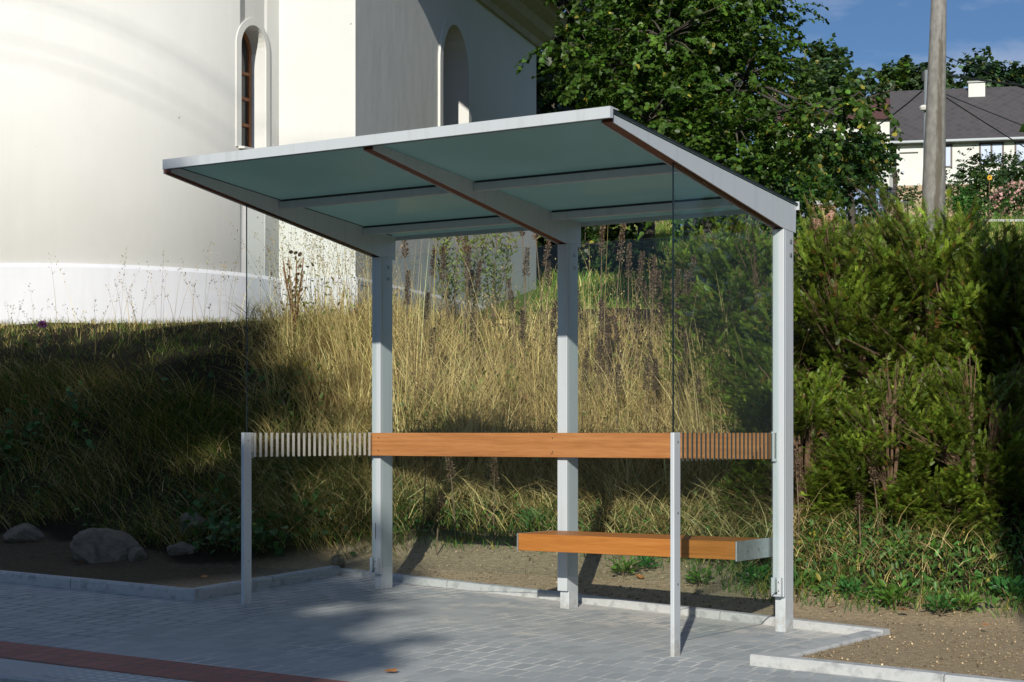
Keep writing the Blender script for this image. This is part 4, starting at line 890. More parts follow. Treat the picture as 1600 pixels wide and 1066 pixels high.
# fine seed-bearing grass stems rising against the white wall
def panicles(name, n, u0, u1, Z0, Z1, h0, h1, label):
    x, y, u, Z = pick(n, u0, u1, Z0, Z1); P = np.stack([x, y, height(x, y)], 1); h = rng.uniform(h0, h1, n)
    lean = np.abs(rng.normal(0.25, 0.2, n)); a = rng.uniform(0, 2*PI, n); ld = np.stack([np.cos(a), np.sin(a), np.zeros(n)], 1)
    st = blades(P, h, np.full(n, 0.0045), lean, dry(n)*0.8, dirs=ld, segs=4)
    # seeds along the top third
    ks = 12; tt_ = rng.uniform(0.68, 1.0, (n, ks))
    ctr = P[:, None]+ld[:, None]*(lean[:, None]*(tt_*0.35+0.5*tt_**2.2))[:, :, None]*h[:, None, None]
    ctr[:, :, 2] += h[:, None]*(tt_-0.225*lean[:, None]**2*tt_**2.5)
    q = ctr.reshape(-1, 3)+rng.normal(0, 0.012, (n*ks, 3)); d = unit(rng.normal(0, 0.6, q.shape)+np.array([0, 0, 0.9]))
    V, Fc = scatter(np.array([(0, 0, 0), (-0.22, 0.5, 0), (0, 1, 0), (0.22, 0.5, 0)]), np.array([(0, 1, 2, 3)]), q, frames(d, rng.normal(0, 1, q.shape)), rng.uniform(0.012, 0.028, len(q)))
    V, F_, C_ = cat([st, (V, Fc, np.repeat(np.clip(dry(len(q))*0.6, 0, 1), 4, 0))])
    o = npmesh(name, V, F_, M['grass'], tint=C_); tag(o, label, 'grass', kind='stuff')
panicles('seeding_grass', 240, 430, 600, 15.5, 18.6, 0.75, 1.25, 'fine seeding grass stems standing against the white wall beside the left rear post')
panicles('sparse_grass_stems', 60, 0, 440, 16.8, 18.8, 0.35, 0.95, 'sparse thin seeding stems in front of the apse plinth')
panicles('seeding_bank_grass', 300, 600, 1160, 14.4, 17.0, 0.5, 0.85, 'seeding stems above the straw grass behind the shelter')

# dried dark flower spikes standing in the grass
def spike(h, seed, side=True):
    r = np.random.default_rng(seed); tb = MB(); b = r.normal(0, 0.05, 2)*h
    pts = [(b[0]*t*t, b[1]*t*t, h*t) for t in np.linspace(0, 1, 6)]; tb.tube(pts, [0.006, 0.0055, 0.005, 0.0045, 0.003, 0.002], 5)
    n = 340; t = 0.70+0.30*r.uniform(0, 1, n)**0.9; a = r.uniform(0, 2*PI, n); rad = 0.023*(1.18-t)*2.4*r.uniform(0.15, 1.1, n)
    p = np.stack([b[0]*t*t+rad*np.cos(a), b[1]*t*t+rad*np.sin(a), h*t], 1); d = unit(np.stack([np.cos(a), np.sin(a), r.uniform(0, 1.0, n)], 1))
    V, Fc = scatter(np.array([(0, 0, 0), (-0.3, 0.5, 0.1), (0, 1, 0), (0.3, 0.5, 0.1)]), np.array([(0, 1, 2, 3)]), p, frames(d, unit(r.normal(0, 1, (n, 3)))), r.uniform(0.014, 0.024, n))
    c = np.array([0.15, 0.105, 0.068])*np.exp(r.normal(0, 0.4, (n, 1)))
    zz = np.linspace(0.66, 1.0, 12); core = np.stack([b[0]*zz*zz, b[1]*zz*zz, h*zz], 1); m0 = len(V)
    CV = np.concatenate([core-[0.006, 0, 0], core+[0.006, 0, 0]]); CF = np.array([(m0+i, m0+i+1, m0+13+i, m0+12+i) for i in range(11)])
    return tb, np.concatenate([V, CV]), np.concatenate([Fc, CF]), np.concatenate([np.repeat(c, 4, 0), np.tile([0.08, 0.055, 0.04], (24, 1))])
protos = []
def v_near(u, Z): return Z < 14 and u < 800
def put_spike(i, u, Z, h, label):
    p = on_ground(u, Z); k = i % 4
    if i < 4:
        T = empty('dried_flower_spike', p); tb, V, Fc, c = spike(1.0, 50+i); tb.build('stem', M['stalk'], T); npmesh('seed_head', V, Fc, M['grass'], T, tint=c); protos.append(T)
    else: T = copy_tree(protos[k]); T.location = tuple(p)
    h = h*1.18+(0.12 if v_near(u, Z) else 0.0); T.scale = (1.0, 1.0, h); T.rotation_euler = (random.uniform(-.08, .08), random.uniform(-.08, .08), random.uniform(0, 6)); tag(T, label, 'dried plant', 'dried flower spikes in the grass bank')
us = [(661, 13.55, 0.55, 'dark dried spike standing just above the board right of the left rear post'), (712, 13.4, 0.5, 'leaning dark dried spike second right of the left rear post'), (771, 13.4, 0.42, 'short dark dried spike midway between left and middle rear posts'),
      (682, 13.1, 0.28, 'very short dark spike behind the board between the two leaning ones'),
      (636, 16.5, 1.02, 'brown spike just right of the left rear post near the grass tops'), (708, 16.8, 1.1, 'tall brown spike against the grey wall left of the green stems'), (725, 16.6, 1.0, 'brown spike beside the tallest green stems'),
      (787, 17.0, 1.18, 'tall brown spike standing alone against the grey wall'), (822, 16.8, 1.05, 'brown spike crossing the far corner of the church'), (850, 16.4, 1.2, 'tallest brown spike left of the middle rear post'),
      (940, 16.4, 1.05, 'brown spike right of the middle rear post'), (958, 16.2, 1.15, 'tall brown spike against the dark shrub'), (984, 16.0, 1.0, 'brown spike below the lawn'), (1015, 15.8, 1.05, 'thick brown spike left of the dark pane edge'),
      (1042, 15.6, 1.0, 'brown spike touching the dark pane edge'), (1078, 15.3, 0.85, 'brown spike right of the dark pane edge'), (1020, 14.6, 0.75, 'brown spike lower on the bank right of centre'), (907, 15.0, 0.8, 'brown spike directly beside the middle rear post'),
      (1090, 14.4, 0.65, 'dark bushy spike below the yew seen through the right pane'), (1248, 12.6, 0.55, 'reddish spike right beside the right rear post'), (1302, 12.9, 0.6, 'grey spike in front of the tall yew'),
      (1512, 12.5, 0.62, 'pale tangled spike at the edge of the pole shadow'), (1372, 12.6, 0.4, 'short dried spike between the yew bushes'), (1345, 12.2, 0.35, 'low dried spike on the bank below the tall yew')]
us += [(random.uniform(905, 1080), random.uniform(14.6, 16.4), random.uniform(0.65, 0.95), 'brown dried spike in straw grass between middle rear post and right pane edge') for _ in range(26)]
us += [(random.uniform(620, 868), random.uniform(15.2, 16.8), random.uniform(0.65, 0.9), 'brown dried spike in straw grass between left and middle rear posts') for _ in range(16)]
for i, (u, Z, h, lab) in enumerate(us): put_spike(i, u, Z, h, lab)

# leafy weeds
def weed(seed, r=0.16, n=46, col=(0.07, 0.19, 0.03), up=1.0, lw=0.055):
    g = np.random.default_rng(seed); a = g.uniform(0, 2*PI, n); e = g.uniform(0.15, 1.1, n)
    d = unit(np.stack([np.cos(a)*np.cos(e), np.sin(a)*np.cos(e), np.sin(e)*up+0.1], 1)); p = d*g.uniform(0.2, 0.9, (n, 1))*r; p[:, 2] += 0.02
    V, Fc = scatter(LEAF_V*np.array([0.55, 1, 1]), LEAF_F, p, frames(d+np.array([0, 0, -0.2]), unit(g.normal(0, 0.4, (n, 3))+np.array([0, 0, 1]))), g.uniform(0.6, 1.2, n)*lw)
    c = np.array(col)*np.exp(g.normal(0, 0.25, (n, 1))); return V, Fc, np.repeat(c, 6, 0)
wp = []
def put_weed(i, P, s, label, grp='leafy weeds at the foot of the bank'):
    if i < 4:
        T = empty('weed', P); V, Fc, c = weed(80+i, n=80, r=0.13, col=((0.06, 0.20, 0.05), (0.10, 0.22, 0.03), (0.05, 0.15, 0.03), (0.13, 0.24, 0.04))[i]); npmesh('leaves', V, Fc, M['leaf'], T, tint=c)
        tb = MB(); [tb.tube([(0, 0, -0.02), (math.cos(a)*0.05, math.sin(a)*0.05, 0.09)], 0.003, 4) for a in (0, 2, 4)]; tb.build('stem', M['twig'], T); wp.append(T)
    else: T = copy_tree(wp[i % 4]); T.location = tuple(P)
    T.scale = (s, s, s); T.rotation_euler = (0, 0, i*1.7); tag(T, label, 'weed', grp)
wl = [(838, 820, 12.9, 1.25, 'bright green leafy weed just left of the middle rear post'), (866, 790, 13.2, 0.9, 'smaller green weed above the bright one beside the middle post'), (782, 805, 13.3, 0.55, 'tuft of narrow leaves at the upper edge of the bare soil'),
      (975, 890, 12.5, 1.0, 'dark green weed under the bench, leftmost'), (1010, 880, 12.3, 0.8, 'green weed under the bench behind the right front post'), (1095, 905, 12.0, 0.9, 'green weed seen through the right pane under the bench'),
      (1180, 905, 11.7, 1.0, 'dense green weed at the low clamp of the right pane'), (1270, 905, 11.9, 0.7, 'small weed right of the right rear post'), (1330, 925, 11.7, 0.9, 'weed at the soil edge below the yew'),
      (1400, 940, 11.5, 1.15, 'broad green weed at the middle of the right soil edge'), (1470, 950, 11.3, 0.9, 'leafy weed left of the bright one near the shadow'), (1508, 945, 11.3, 1.0, 'bright green weed at the soil edge near the pole shadow'),
      (1580, 930, 11.4, 1.2, 'bright leafy weed at the right edge of the view'), (1405, 865, 12.1, 0.9, 'star shaped green weed halfway up the right bank'), (1445, 770, 12.8, 0.8, 'green weed high on the right bank'),
      (1100, 795, 13.0, 0.9, 'spiky weed above the bench seen through the right pane'), (950, 700, 14.0, 0.8, 'green weed just below the back board'), (850, 600, 15.2, 0.8, 'green plant in the straw grass left of the middle post'),
      (917, 600, 14.8, 0.9, 'bright plant in the straw grass right of the middle post')]
def drop(u, v):                                # where the line of sight meets the ground surface
    z = np.linspace(9, 24, 1500); q = np.array([CX, CY, CZ])[None]+z[:, None]*(Rv*(u-800)/F_PX+Dv+np.array([0, 0, (HOR-v)/F_PX]))[None]
    d = q[:, 2]-height(q[:, 0], q[:, 1]); k = np.where(d < 0)[0]
    if len(k) == 0: k = [np.argmin(d)]
    return q[k[0]]
for i, (u, v, Z, s, lab) in enumerate(wl): put_weed(i, drop(u, v+12), s, lab)

# ground cover of broad leaves on the shaded left bank and everywhere low down
x, y, u, Z = pick(16000, -40, 560, 12.4, 16); t = T_(x, y); nn_ = noise2(x, y, 3.3, 61)
k = (t > 0.5) & (rng.uniform(0, 1, len(x)) < np.clip(0.1+0.8*nn_, 0, 1)*np.clip((3.4-t)/2, 0, 1)*np.maximum(np.clip((170-u)/120, 0, 1), np.clip((u-260)/60, 0, 1)*np.clip((560-u)/100, 0, 1))); x, y = x[k], y[k]; n = len(x)
P = np.stack([x, y, height(x, y)+rng.uniform(0.02, 0.22, n)], 1); d = unit(rng.normal(0, 0.6, (n, 3))+np.array([0.2, -0.6, 0.1]))
V, Fc = scatter(LEAF_V, LEAF_F, P, frames(d, unit(rng.normal(0, 0.35, (n, 3))+np.array([0.1, -0.5, 1]))), rng.uniform(0.035, 0.085, n))
V, Fc = V, Fc
cv = npmesh('leafy_ground_cover', V, Fc, M['leaf'], tint=np.repeat(green(n, (0.05, 0.13, 0.035), 0.3, 0.01), 6, 0)); tag(cv, 'dark leafy ground cover on the shaded bank left of the shelter', 'ground cover', kind='stuff')
x, y, u, Z = pick(22000, 600, 1680, 10.6, 16); t = T_(x, y); nn_ = noise2(x, y, 5.3, 63)
k = (t > np.interp(x, [1.6, 2.6], [0.95, 0.42])) & (t < 3.4) & (rng.uniform(0, 1, len(x)) < np.clip(0.45+0.6*nn_+np.where(x > 2.2, 0.25, 0), 0, 1)); x, y = x[k], y[k]; n = len(x)
P = np.stack([x, y, height(x, y)+rng.uniform(0.01, 0.10, n)], 1); d = unit(rng.normal(0, 0.6, (n, 3))+np.array([0.2, -0.4, 0.35]))
V, Fc = scatter(LEAF_V*np.array([0.5, 1, 1]), LEAF_F, P, frames(d, unit(rng.normal(0, 0.4, (n, 3))+np.array([0.1, -0.5, 1]))), rng.uniform(0.03, 0.07, n))
cv = npmesh('herb_layer', V, Fc, M['leaf'], tint=np.repeat(green(n, (0.075, 0.18, 0.035), 0.3, 0.05), 6, 0)); tag(cv, 'small green herbs scattered through the grass of the right bank', 'ground cover', kind='stuff')

x, y, u, Z = pick(9000, 440, 1240, 13.2, 18); t = T_(x, y); nn_ = noise2(x, y, 4.1, 67)
k = (t > 2.0) & (t < 4.8) & (rng.uniform(0, 1, len(x)) < np.clip(0.15+0.9*nn_, 0, 1)); x, y = x[k], y[k]; n = len(x)
P = np.stack([x, y, height(x, y)+rng.uniform(0.08, 0.48, n)], 1); d = unit(rng.normal(0, 0.7, (n, 3))+np.array([0.2, -0.4, 0.3]))
V, Fc = scatter(LEAF_V*np.array([0.45, 1, 1]), LEAF_F, P, frames(d, unit(rng.normal(0, 0.6, (n, 3))+np.array([0.1, -0.6, 0.6]))), rng.uniform(0.03, 0.08, n))
lc_ = green(n, (0.13, 0.19, 0.04), 0.35, 0.05); kb_ = rng.uniform(0, 1, n) < 0.35; lc_[kb_] = np.array([0.20, 0.12, 0.06])*np.exp(rng.normal(0, 0.3, (int(kb_.sum()), 1)))
cv = npmesh('mixed_weeds', V, Fc, M['leaf'], tint=np.repeat(lc_, 6, 0)); tag(cv, 'green and withered weed leaves mixed into the straw grass behind the shelter', 'ground cover', kind='stuff')

# green feathery plant tops (mugwort) against the grey wall
def mugwort(u, Z, h, label, seed):
    r = np.random.default_rng(seed); p = on_ground(u, Z); T = empty('mugwort_plant', p); tag(T, label, 'wild plant', 'tall green plants in front of the grey church wall')
    tb = MB(); P = []; D_ = []
    for k in range(7):
        a = r.uniform(0, 2*PI); L = h*r.uniform(0.75, 1.0); b = r.uniform(0.08, 0.22)*h
        pts = [(math.cos(a)*b*t**1.5, math.sin(a)*b*t**1.5, L*t) for t in np.linspace(0, 1, 6)]; tb.tube(pts, [0.006, 0.005, 0.004, 0.004, 0.003, 0.002], 4)
        for q in range(60):
            t = r.uniform(0.3, 1.0); c = np.array([math.cos(a)*b*t**1.5, math.sin(a)*b*t**1.5, L*t]); s = r.uniform(0, 2*PI); w = 0.13*(1.15-t)
            P.append(c+np.array([math.cos(s), math.sin(s), 0.5])*r.uniform(0, w)); D_.append([math.cos(s), math.sin(s), 0.8])
    P = np.array(P); D_ = unit(np.array(D_)); V, Fc = scatter(LEAF_V*np.array([0.4, 1, 1]), LEAF_F, P, frames(D_, unit(r.normal(0, 1, P.shape))), r.uniform(0.03, 0.065, len(P)))
    tb.build('stem', M['stalk'], T); npmesh('leaves', V, Fc, M['leaf'], T, tint=np.repeat(np.array([0.17, 0.22, 0.06])*np.exp(r.normal(0, 0.25, (len(P), 1))), 6, 0))
mugwort(735, 16.6, 1.45, 'tallest feathery green plant left of centre before the grey wall', 1); mugwort(700, 16.9, 1.1, 'shorter feathery green plant left of the tallest one', 2)
mugwort(770, 16.7, 1.15, 'feathery green plant right of the tallest one', 3); mugwort(1225, 14.0, 0.9, 'feathery plant at the back of the right rear post', 4)

# thistle-like purple flower at the left crest, with rusty leaves
def flower():
    p = drop(66, 560); T = empty('purple_flower', p); tag(T, 'single purple flower on a stalk at the left crest of the bank', 'flower')
    h = float(W(66, 508, np.dot(p-np.array([CX, CY, 0]), Dv))[2]-p[2]); tb = MB(); tb.tube([(0, 0, 0), (0.01, 0, h*0.5), (0, 0.01, h)], 0.004, 5); tb.tube([(0.01, 0, h*0.5), (0.1, 0.05, h*0.85)], 0.003, 5); tb.build('stem', M['twig'], T)
    n = 70; d = unit(rng.normal(0, 1, (n, 3))+np.array([0, 0, 0.5])); V, Fc = scatter(LEAF_V, LEAF_F, d*0.008+np.array([0, 0, h]), frames(d, rng.normal(0, 1, (n, 3))), rng.uniform(0.03, 0.05, n))
    npmesh('petals', V, Fc, M['petal'], T, tint=np.repeat(np.array([0.33, 0.13, 0.36])*np.exp(rng.normal(0, 0.2, (n, 1))), 6, 0))
    n = 14; P = np.stack([rng.normal(0.03, 0.06, n), rng.normal(0, 0.06, n), rng.uniform(0.1, 0.9, n)*h], 1); d = unit(rng.normal(0, 1, (n, 3)))
    V, Fc = scatter(LEAF_V, LEAF_F, P, frames(d, rng.normal(0, 1, (n, 3))), rng.uniform(0.03, 0.06, n)); npmesh('leaves', V, Fc, M['leaf'], T, tint=np.repeat(green(n, (0.04, 0.08, 0.02)), 6, 0))
flower()
# bundle of withered brown stalks before the apse corner
p = on_ground(460, 17.2); T = empty('withered_plant', p); tag(T, 'withered brown plant standing before the corner where apse meets wall', 'dried plant'); tb = MB()
for k in range(9): 
    a = k*0.7; tb.tube([(0, 0, 0), (math.cos(a)*0.05, math.sin(a)*0.05, 0.3), (math.cos(a)*0.12, math.sin(a)*0.12, random.uniform(0.4, 0.75))], [0.011, 0.009, 0.005], 5)
tb.build('stem', M['soffit_trim'], T); n = 30; P = np.stack([rng.normal(0.03, 0.06, n), rng.normal(0, 0.06, n), rng.uniform(0.3, 0.75, n)], 1); d = unit(rng.normal(0, 1, (n, 3)))
V, Fc = scatter(LEAF_V, LEAF_F, P, frames(d, rng.normal(0, 1, (n, 3))), rng.uniform(0.03, 0.06, n)); npmesh('leaves', V, Fc, M['leaf'], T, tint=np.repeat(green(n, (0.10, 0.055, 0.035)), 6, 0))

# ------------------------------------------------------------------ stones, fallen leaves
def stone(u, v, w, h, label, seed):
    p = drop(u, v+h*0.35); Z = np.dot(p-np.array([CX, CY, 0]), Dv); sc_ = Z/F_PX
    bm = bmesh.new(); bmesh.ops.create_icosphere(bm, subdivisions=4, radius=1.0); r = np.random.default_rng(seed)
    pl = [(unit(r.normal(0, 1, 3)), r.uniform(0.62, 0.9)) for _ in range(16)]
    for vv in bm.verts:
        q = np.array(vv.co)
        for nrm, dd_ in pl:
            e_ = q@nrm-dd_
            if e_ > 0: q = q-nrm*e_*0.92
        q = q*(1+0.03*math.sin(q[0]*9+seed)*math.cos(q[1]*8)+0.02*math.sin(q[2]*17+q[0]*13))
        vv.co = Vector(q*np.array([w*sc_*0.6, w*sc_*0.5, h*sc_*0.75]))
    me = bpy.data.meshes.new('boulder'); bm.to_mesh(me); bm.free(); o = link('boulder', me, None, [M['stone']]); o.location = tuple(p+np.array([0, 0, h*sc_*0.15])); o.rotation_euler = (0, 0.1, r.uniform(0, 6) if w < 60 else PSI)
    for q in me.polygons: q.use_smooth = False
    tag(o, label, 'boulder', 'boulders at the foot of the left bank')
stone(170, 850, 100, 52, 'largest pale boulder at the foot of the left bank', 3); stone(213, 864, 28, 26, 'small boulder touching the right side of the largest one', 4)
stone(300, 820, 46, 40, 'reddish boulder left of the left front post', 5); stone(285, 856, 42, 22, 'flat pale stone below the reddish boulder', 6)
stone(34, 832, 60, 30, 'dark rounded boulder at the left edge of the view', 7); stone(528, 878, 24, 14, 'small stone near the foot of the left rear post', 10)
leafm = noise_mat('fallen_leaf', (0.30, 0.11, 0.03), (0.45, 0.20, 0.06), 20, 0.8, 0.2, 0.003)
lv = [(706, 817, 0.05, 'orange fallen leaf at the top edge of the bare soil, left one'), (786, 816, 0.05, 'pale orange fallen leaf at the top edge of the bare soil, right one'), (611, 1049, 0.05, 'brown fallen leaf lying alone on the paving'), (552, 790, 0.06, 'rusty fallen leaf seen through the left pane'),
      (1300, 962, 0.05, 'orange fallen leaf on the sandy soil right of the shelter'), (1412, 966, 0.06, 'long tan leaf on the soil below the right bank'), (1000, 905, 0.05, 'tan leaf under the bench near the weeds'), (125, 882, 0.06, 'brown leaf beside the largest boulder'),
      (320, 905, 0.05, 'brown leaf on the dark soil near the bend of the kerb'), (945, 803, 0.06, 'curled orange leaf behind the bench'), (1540, 990, 0.04, 'small pale leaf on the soil at the right'), (280, 926, 0.04, 'brown leaf by the kerb joint left of the bend')]
lfm = None
for i, (u, v, s, lab) in enumerate(lv):
    if v > 900 and u != 1000 and v != 905:
        d_ = Rv*(u-800)/F_PX+Dv+np.array([0, 0, (HOR-v)/F_PX]); k_ = (G*CX-CZ+0.01)/(d_[2]-G*d_[0]); p = np.array([CX, CY, CZ])+k_*d_
        p2 = drop(u, v); p = p if in_paved(p[0], p[1]) else p2+np.array([0, 0, 0.05])
    else: p = drop(u, v)+np.array([0, 0, 0.015])
    if lfm is None:
        bm = bmesh.new(); vs = [bm.verts.new((x_, y_, z_)) for x_, y_, z_ in ((0, -0.5, 0.1), (0.32, -0.25, 0.02), (0.36, 0.1, 0.08), (0, 0.55, 0.15), (-0.36, 0.1, 0.1), (-0.3, -0.25, 0.0), (0, 0, 0.0))]
        for a in range(6): bm.faces.new((vs[a], vs[(a+1) % 6], vs[6]))
        lfm = bpy.data.meshes.new('fallen_leaf'); bm.to_mesh(lfm); bm.free(); lfm.materials.append(leafm)
    o = bpy.data.objects.new('fallen_leaf', lfm); COL.objects.link(o); o.location = tuple(p); o.scale = (s*1.4,)*3; o.rotation_euler = (random.uniform(-.3, .3), random.uniform(-.3, .3), i*1.3); tag(o, lab, 'fallen leaf', 'fallen leaves on soil and paving')
# pebbles on the soil
x = rng.uniform(-0.6, 7, 26000); y = rng.uniform(-1.3, 2.2, 26000); k = (~in_paved(x-0.05, y)) & ((x > 3.5) | (y > 0.55) | (x < -0.8)) & (T_(x, y) < 1.2) ; x, y = x[k], y[k]; n = len(x)
OV = np.array([(1, 0, 0), (-1, 0, 0), (0, 1, 0), (0, -1, 0), (0, 0, .7), (0, 0, -.7)], float); OF = np.array([(0, 2, 4), (2, 1, 4), (1, 3, 4), (3, 0, 4), (2, 0, 5), (1, 2, 5), (3, 1, 5), (0, 3, 5)])
V, Fc = scatter(OV, OF, np.stack([x, y, height(x, y)+0.002], 1), frames(unit(rng.normal(0, 1, (n, 3))), rng.normal(0, 1, (n, 3))), 0.002+0.009*rng.uniform(0, 1, n)**6)
pb = npmesh('gravel', V, Fc, M['grass'], tint=np.repeat(np.array([0.33, 0.26, 0.165])*np.exp(rng.normal(0, 0.40, (n, 1))), 6, 0), k=3); tag(pb, 'fine gravel and crumbs lying on the sandy soil', 'gravel', kind='stuff')

# ------------------------------------------------------------------ house on the hill
def slate():
    m, n, p, o = new_mat('diamond_slates'); v = coords(n, (1, 1, 1), (0, 0, 0), 'UV')
    mp_ = n.nodes.new('ShaderNodeMapping'); mp_.inputs['Rotation'].default_value = (0, 0, PI/4); n.links.new(v, mp_.inputs[0])
    b = n.nodes.new('ShaderNodeTexBrick'); b.offset = 0.0; b.inputs['Brick Width'].default_value = 0.36; b.inputs['Row Height'].default_value = 0.36; b.inputs['Mortar Size'].default_value = 0.018
    b.inputs['Scale'].default_value = 1.0; b.inputs['Color1'].default_value = (0.060, 0.058, 0.062, 1); b.inputs['Color2'].default_value = (0.078, 0.074, 0.078, 1); b.inputs['Mortar'].default_value = (0.10, 0.082, 0.08, 1)
    n.links.new(mp_.outputs[0], b.inputs['Vector']); n.links.new(b.outputs['Color'], p.inputs['Base Color']); p.inputs['Roughness'].default_value = 0.75; return m
M['slate'] = slate()
HO = empty('white_house', W(1401, 325, 95)); tag(HO, 'white house with grey diamond slate roof on the hill at the right', 'house'); ho = np.array(HO.location)
ha = math.radians(12); e1 = Rv*math.cos(ha)-Dv*math.sin(ha); e2 = Rv*math.sin(ha)+Dv*math.cos(ha)
H0 = LC((1401-800)/F_PX*95, 95, 0)
def HL(a, b, z): return H0+e1*a+e2*b+np.array([0, 0, z])-ho
z_e, z_b, z_s = 16.95, 12.6, 14.55; LH, DH = 12.5, 8.0
def hbox(a0, a1, b0, b1, z0, z1, mb): return mb.prism([HL(a0, b0, z0), HL(a1, b0, z0), HL(a1, b1, z0), HL(a0, b1, z0)], [HL(a0, b0, z1), HL(a1, b0, z1), HL(a1, b1, z1), HL(a0, b1, z1)])
hbox(0, LH, 0, DH, z_s, z_e, mb := MB()); mb.build('wall', M['house_wall'], HO)
M['sandstone'] = noise_mat('sandstone_blocks', (0.34, 0.24, 0.15), (0.52, 0.40, 0.27), 1.6, 0.9, 0.5, 0.05)
hbox(-0.04, LH, -0.05, DH, z_b-1.5, z_s, mb := MB()); mb.build('stone_base', M['sandstone'], HO)
zr = 20.5; me = bpy.data.meshes.new('roof')
rp = [(-0.35, -0.45, z_e-0.1), (LH+0.4, -0.45, z_e-0.1), (6.6, DH/2, zr), (-0.35, DH/2, zr), (LH+0.4, DH+0.45, z_e-0.1), (-0.35, DH+0.45, z_e-0.1)]
mb = MB(); mb.poly([HL(*rp[i]) for i in (0, 1, 2, 3)]); mb.poly([HL(*rp[i]) for i in (3, 2, 4, 5)]); mb.poly([HL(*rp[i]) for i in (1, 4, 2)]); mb.poly([HL(*rp[i]) for i in (0, 3, 5)]); mb.poly([HL(*rp[i]) for i in (0, 5, 4, 1)])
ro = mb.build('roof', M['slate'], HO, fix=False); uvl = ro.data.uv_layers.new(name='UVMap')
for pl_ in ro.data.polygons:
    for li in pl_.loop_indices:
        vi = ro.data.loops[li].vertex_index; idx_ = [0, 1, 2, 3, 3, 2, 4, 5, 1, 4, 2, 0, 3, 5, 0, 5, 4, 1][vi]; a_, b_, z_ = rp[idx_]; uvl.data[li].uv = (a_, b_*1.25)
mb = MB(); mb.tube([HL(-0.4, -0.5, z_e-0.10), HL(LH+0.4, -0.5, z_e-0.10)], 0.075, 8); mb.build('gutter', M['metal'], HO)
mb = MB(); hbox(-0.3, LH+0.3, -0.42, -0.02, z_e-0.20, z_e-0.13, mb); mb.build('eaves_board', M['tin'], HO)
mb = MB(); hbox(3.95, 4.85, 3.2, 3.9, zr-1.0, zr+0.14, mb); chm = mb.build('chimney', M['house_wall'], HO); mb = MB(); hbox(3.88, 4.92, 3.1, 4.0, zr+0.141, zr+0.22, mb); mb.build('chimney_cap', M['kerb'], chm)
M['frame_brown'] = noise_mat('dark_window_frame', (0.05, 0.035, 0.03), (0.08, 0.055, 0.045), 10, 0.5, 0)
def curtain():
    m, n, p, o = new_mat('curtained_pane'); w = N(n, 'ShaderNodeTexWave', Scale=6.0, Distortion=1.5, Detail=2); n.links.new(coords(n, (1, 1, 0.1)), w.inputs['Vector'])
    n.links.new(ramp(n, w.outputs['Fac'], [(0, (0.36, 0.44, 0.60)), (1, (0.56, 0.63, 0.78))]), p.inputs['Base Color']); p.inputs['Roughness'].default_value = 0.25; return m
M['curtain'] = curtain()
def hwin(a0, a1, z0, z1, nb):
    mb = MB(); t = 0.10; hbox(a0, a1, -0.03, 0.03, z1-t, z1, mb); hbox(a0, a1, -0.03, 0.03, z0, z0+t, mb); hbox(a0, a0+t, -0.03, 0.03, z0+t, z1-t, mb); hbox(a1-t, a1, -0.03, 0.03, z0+t, z1-t, mb)
    for k in range(1, nb): c = a0+(a1-a0)*k/nb; hbox(c-t*0.5, c+t*0.5, -0.03, 0.03, z0+t, z1-t, mb)
    f = mb.build('window', M['frame_brown'], HO); mb = MB(); mb.poly([HL(a0+t*0.5, -0.012, z0+t*0.5), HL(a1-t*0.5, -0.012, z0+t*0.5), HL(a1-t*0.5, -0.012, z1-t*0.5), HL(a0+t*0.5, -0.012, z1-t*0.5)]); mb.build('pane', M['curtain'], f, fix=False)
hwin(2.05, 2.95, 15.45, 16.72, 1) ; hwin(4.35, 5.65, 15.45, 16.75, 2); hwin(6.2, 8.1, 15.45, 16.75, 3)
mb = MB(); hbox(0.15, 1.15, -0.16, -0.001, 16.35, 16.42, mb); mb.build('wall_lamp', M['house_wall'], HO)
mb = MB(); hbox(0.22, 0.40, -0.02, -0.001, 15.20, 15.33, mb); pq = mb.build('number_plate', noise_mat('enamel_blue', (0.05, 0.12, 0.4), (0.06, 0.14, 0.45), 5, 0.3, 0), HO)
mb = MB(); hbox(0.245, 0.375, -0.024, -0.0205, 15.22, 15.31, mb); mb.build('plate_face', M['house_wall'], pq)
# gate, garden wall, flowers
mb = MB(); GT = empty('dark_gate', W(1388, 300, 93)); tag(GT, 'dark slatted wooden gate at the left end of the white house', 'gate'); go = np.array(GT.location)
for k in range(12):
    q = W(1375+k*2.4, 300, 93)-go; mb.box(q[0]-0.03, q[0]+0.03, q[1]-0.02, q[1]+0.02, -0.8, 1.15)
mb.build('slats', M['frame_brown'], GT); mb = MB(); a_, b_ = W(1374, 296, 93.1)-go, W(1402, 296, 93.1)-go; mb.tube([a_, b_], 0.05, 4); mb.tube([a_+np.array([0, 0, .9]), b_+np.array([0, 0, .9])], 0.05, 4); mb.build('rails', M['frame_brown'], GT)
BH = empty('birdhouse', W(1384, 290, 92)); tag(BH, 'small white birdhouse in front of the dark gate', 'birdhouse'); mb = MB(); mb.box(-0.3, 0.3, -0.25, 0.25, -0.1, 0.5); mb.build('box', M['house_wall'], BH)
mb = MB(); mb.prism([(-0.38, -0.3, 0.5), (0.38, -0.3, 0.5), (0, -0.3, 0.95)], [(-0.38, 0.3, 0.5), (0.38, 0.3, 0.5), (0, 0.3, 0.95)]); mb.build('roof', M['house_wall'], BH); mb = MB(); mb.tube([(0, 0, -2.2), (0, 0, -0.1)], 0.06, 6); mb.build('post', M['twig'], BH)
